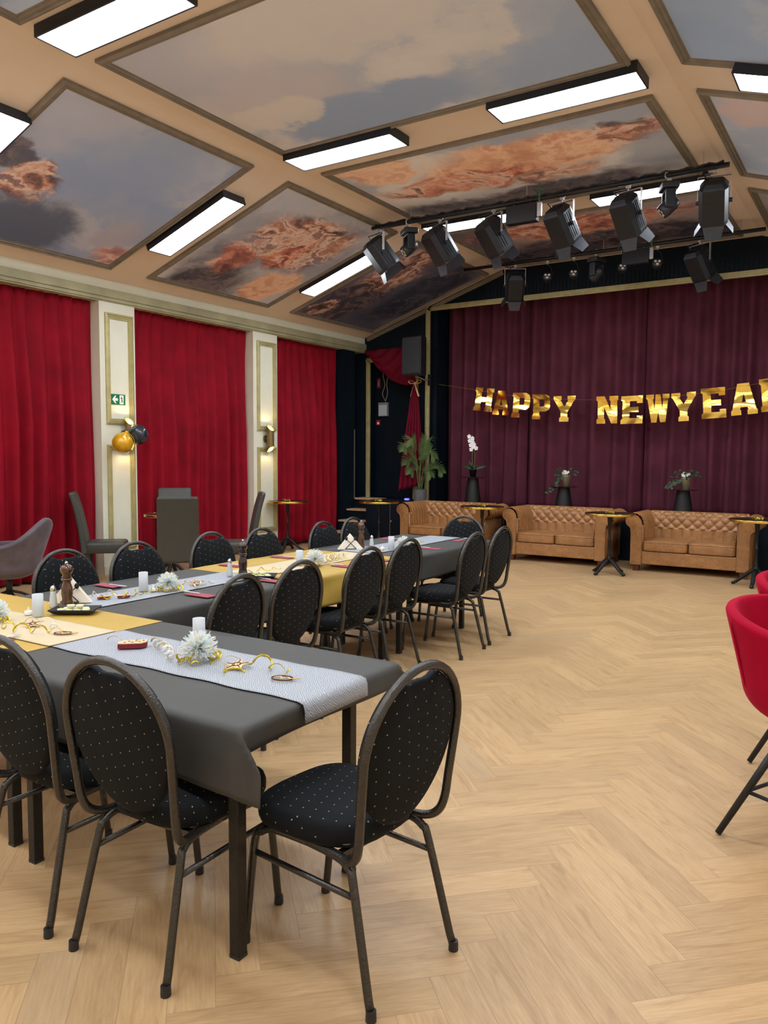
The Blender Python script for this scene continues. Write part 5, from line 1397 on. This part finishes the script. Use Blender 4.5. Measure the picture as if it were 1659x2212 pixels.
def foil_mat():
    k = N('gold_mirror_foil'); k.set(None, .13, 1.0); v = k.coord('Object')
    mpp = k.n('ShaderNodeMapping'); k.l(v, mpp.inputs[0]); mpp.inputs['Scale'].default_value = (.45, 1.0, 1.4); mpp.inputs['Rotation'].default_value = (0, .35, 0)
    nz = k.noise(mpp.outputs[0], 5.0, 2, .4, .4)
    k.l(k.ramp(nz, [(0.35, lin((236, 190, 70))), (0.65, lin((250, 216, 120)))]), k.b.inputs['Base Color'])
    k.bump(k.noise(mpp.outputs[0], 3.2, 1, .35, .3), 1.0, .085)
    return k.m
M['foil'] = foil_mat()
bn = thing('new_year_banner', 'gold foil letter banner reading HAPPY NEWYEAR hung across the stage', 'banner', (-3.6, 12.0, 2.3))
def letter(ch, x0, zt, x1, zb, rot, nm):
    """letter of width x1-x0, height zt-zb, bending slightly like foil card"""
    cu = bpy.data.curves.new('banner_letter', 'CURVE'); cu.dimensions = '2D'; cu.fill_mode = 'BOTH'
    for poly in GL[ch]:
        sp_ = cu.splines.new('POLY'); sp_.points.add(len(poly)-1); sp_.use_cyclic_u = True
        for p_, (a, b) in zip(sp_.points, poly): p_.co = ((a-5)/10*(x1-x0), (b-7)/14*(zt-zb), 0, 1)
    cu.extrude = .002
    o = bpy.data.objects.new('tmp', cu); C.objects.link(o)
    dg = bpy.context.evaluated_depsgraph_get(); me = bpy.data.meshes.new_from_object(o.evaluated_get(dg)); bpy.data.objects.remove(o)
    me.materials.clear(); me.materials.append(M['foil'])
    L = bpy.data.objects.new('banner_letter', me); C.objects.link(L); L.parent = bn
    L.location = ((x0+x1)/2+3.6, -.01*(nm % 2), (zt+zb)/2-2.3); L.rotation_euler = (PI/2+(.05 if nm % 2 else -.06), rot, [.05, -.08, .03, -.04, .09][nm % 5])
txt = [('H', -5.895, -5.56, 2.62, 2.235, .11), ('A', -5.56, -5.255, 2.56, 2.165, .08), ('P', -5.215, -4.905, 2.515, 2.115, .05), ('P', -4.865, -4.555, 2.475, 2.08, .03), ('Y', -4.50, -4.165, 2.44, 2.035, .0),
       ('N', -3.81, -3.48, 2.41, 1.995, -.01), ('E', -3.445, -3.11, 2.405, 1.985, -.015), ('W', -3.06, -2.735, 2.41, 2.00, -.03), ('Y', -2.70, -2.37, 2.425, 2.01, -.05), ('E', -2.29, -1.965, 2.475, 2.045, -.06), ('A', -1.905, -1.565, 2.525, 2.085, -.085), ('R', -1.53, -1.20, 2.58, 2.13, -.10)]
for i, (ch, x0, x1, zt, zb, rt) in enumerate(txt): letter(ch, x0, zt, x1, zb, rt, i)
cr_ = catmull([(-3.0, 0.012, .42), (-2.3, .012, .30), (-1.3, .012, .13), (0, .012, .06), (1.2, .012, .10), (2.2, .012, .24), (3.2, .012, .45)], 6)
MB().tube(cr_, .0025, 5).build('string', 'goldfoil', bn)
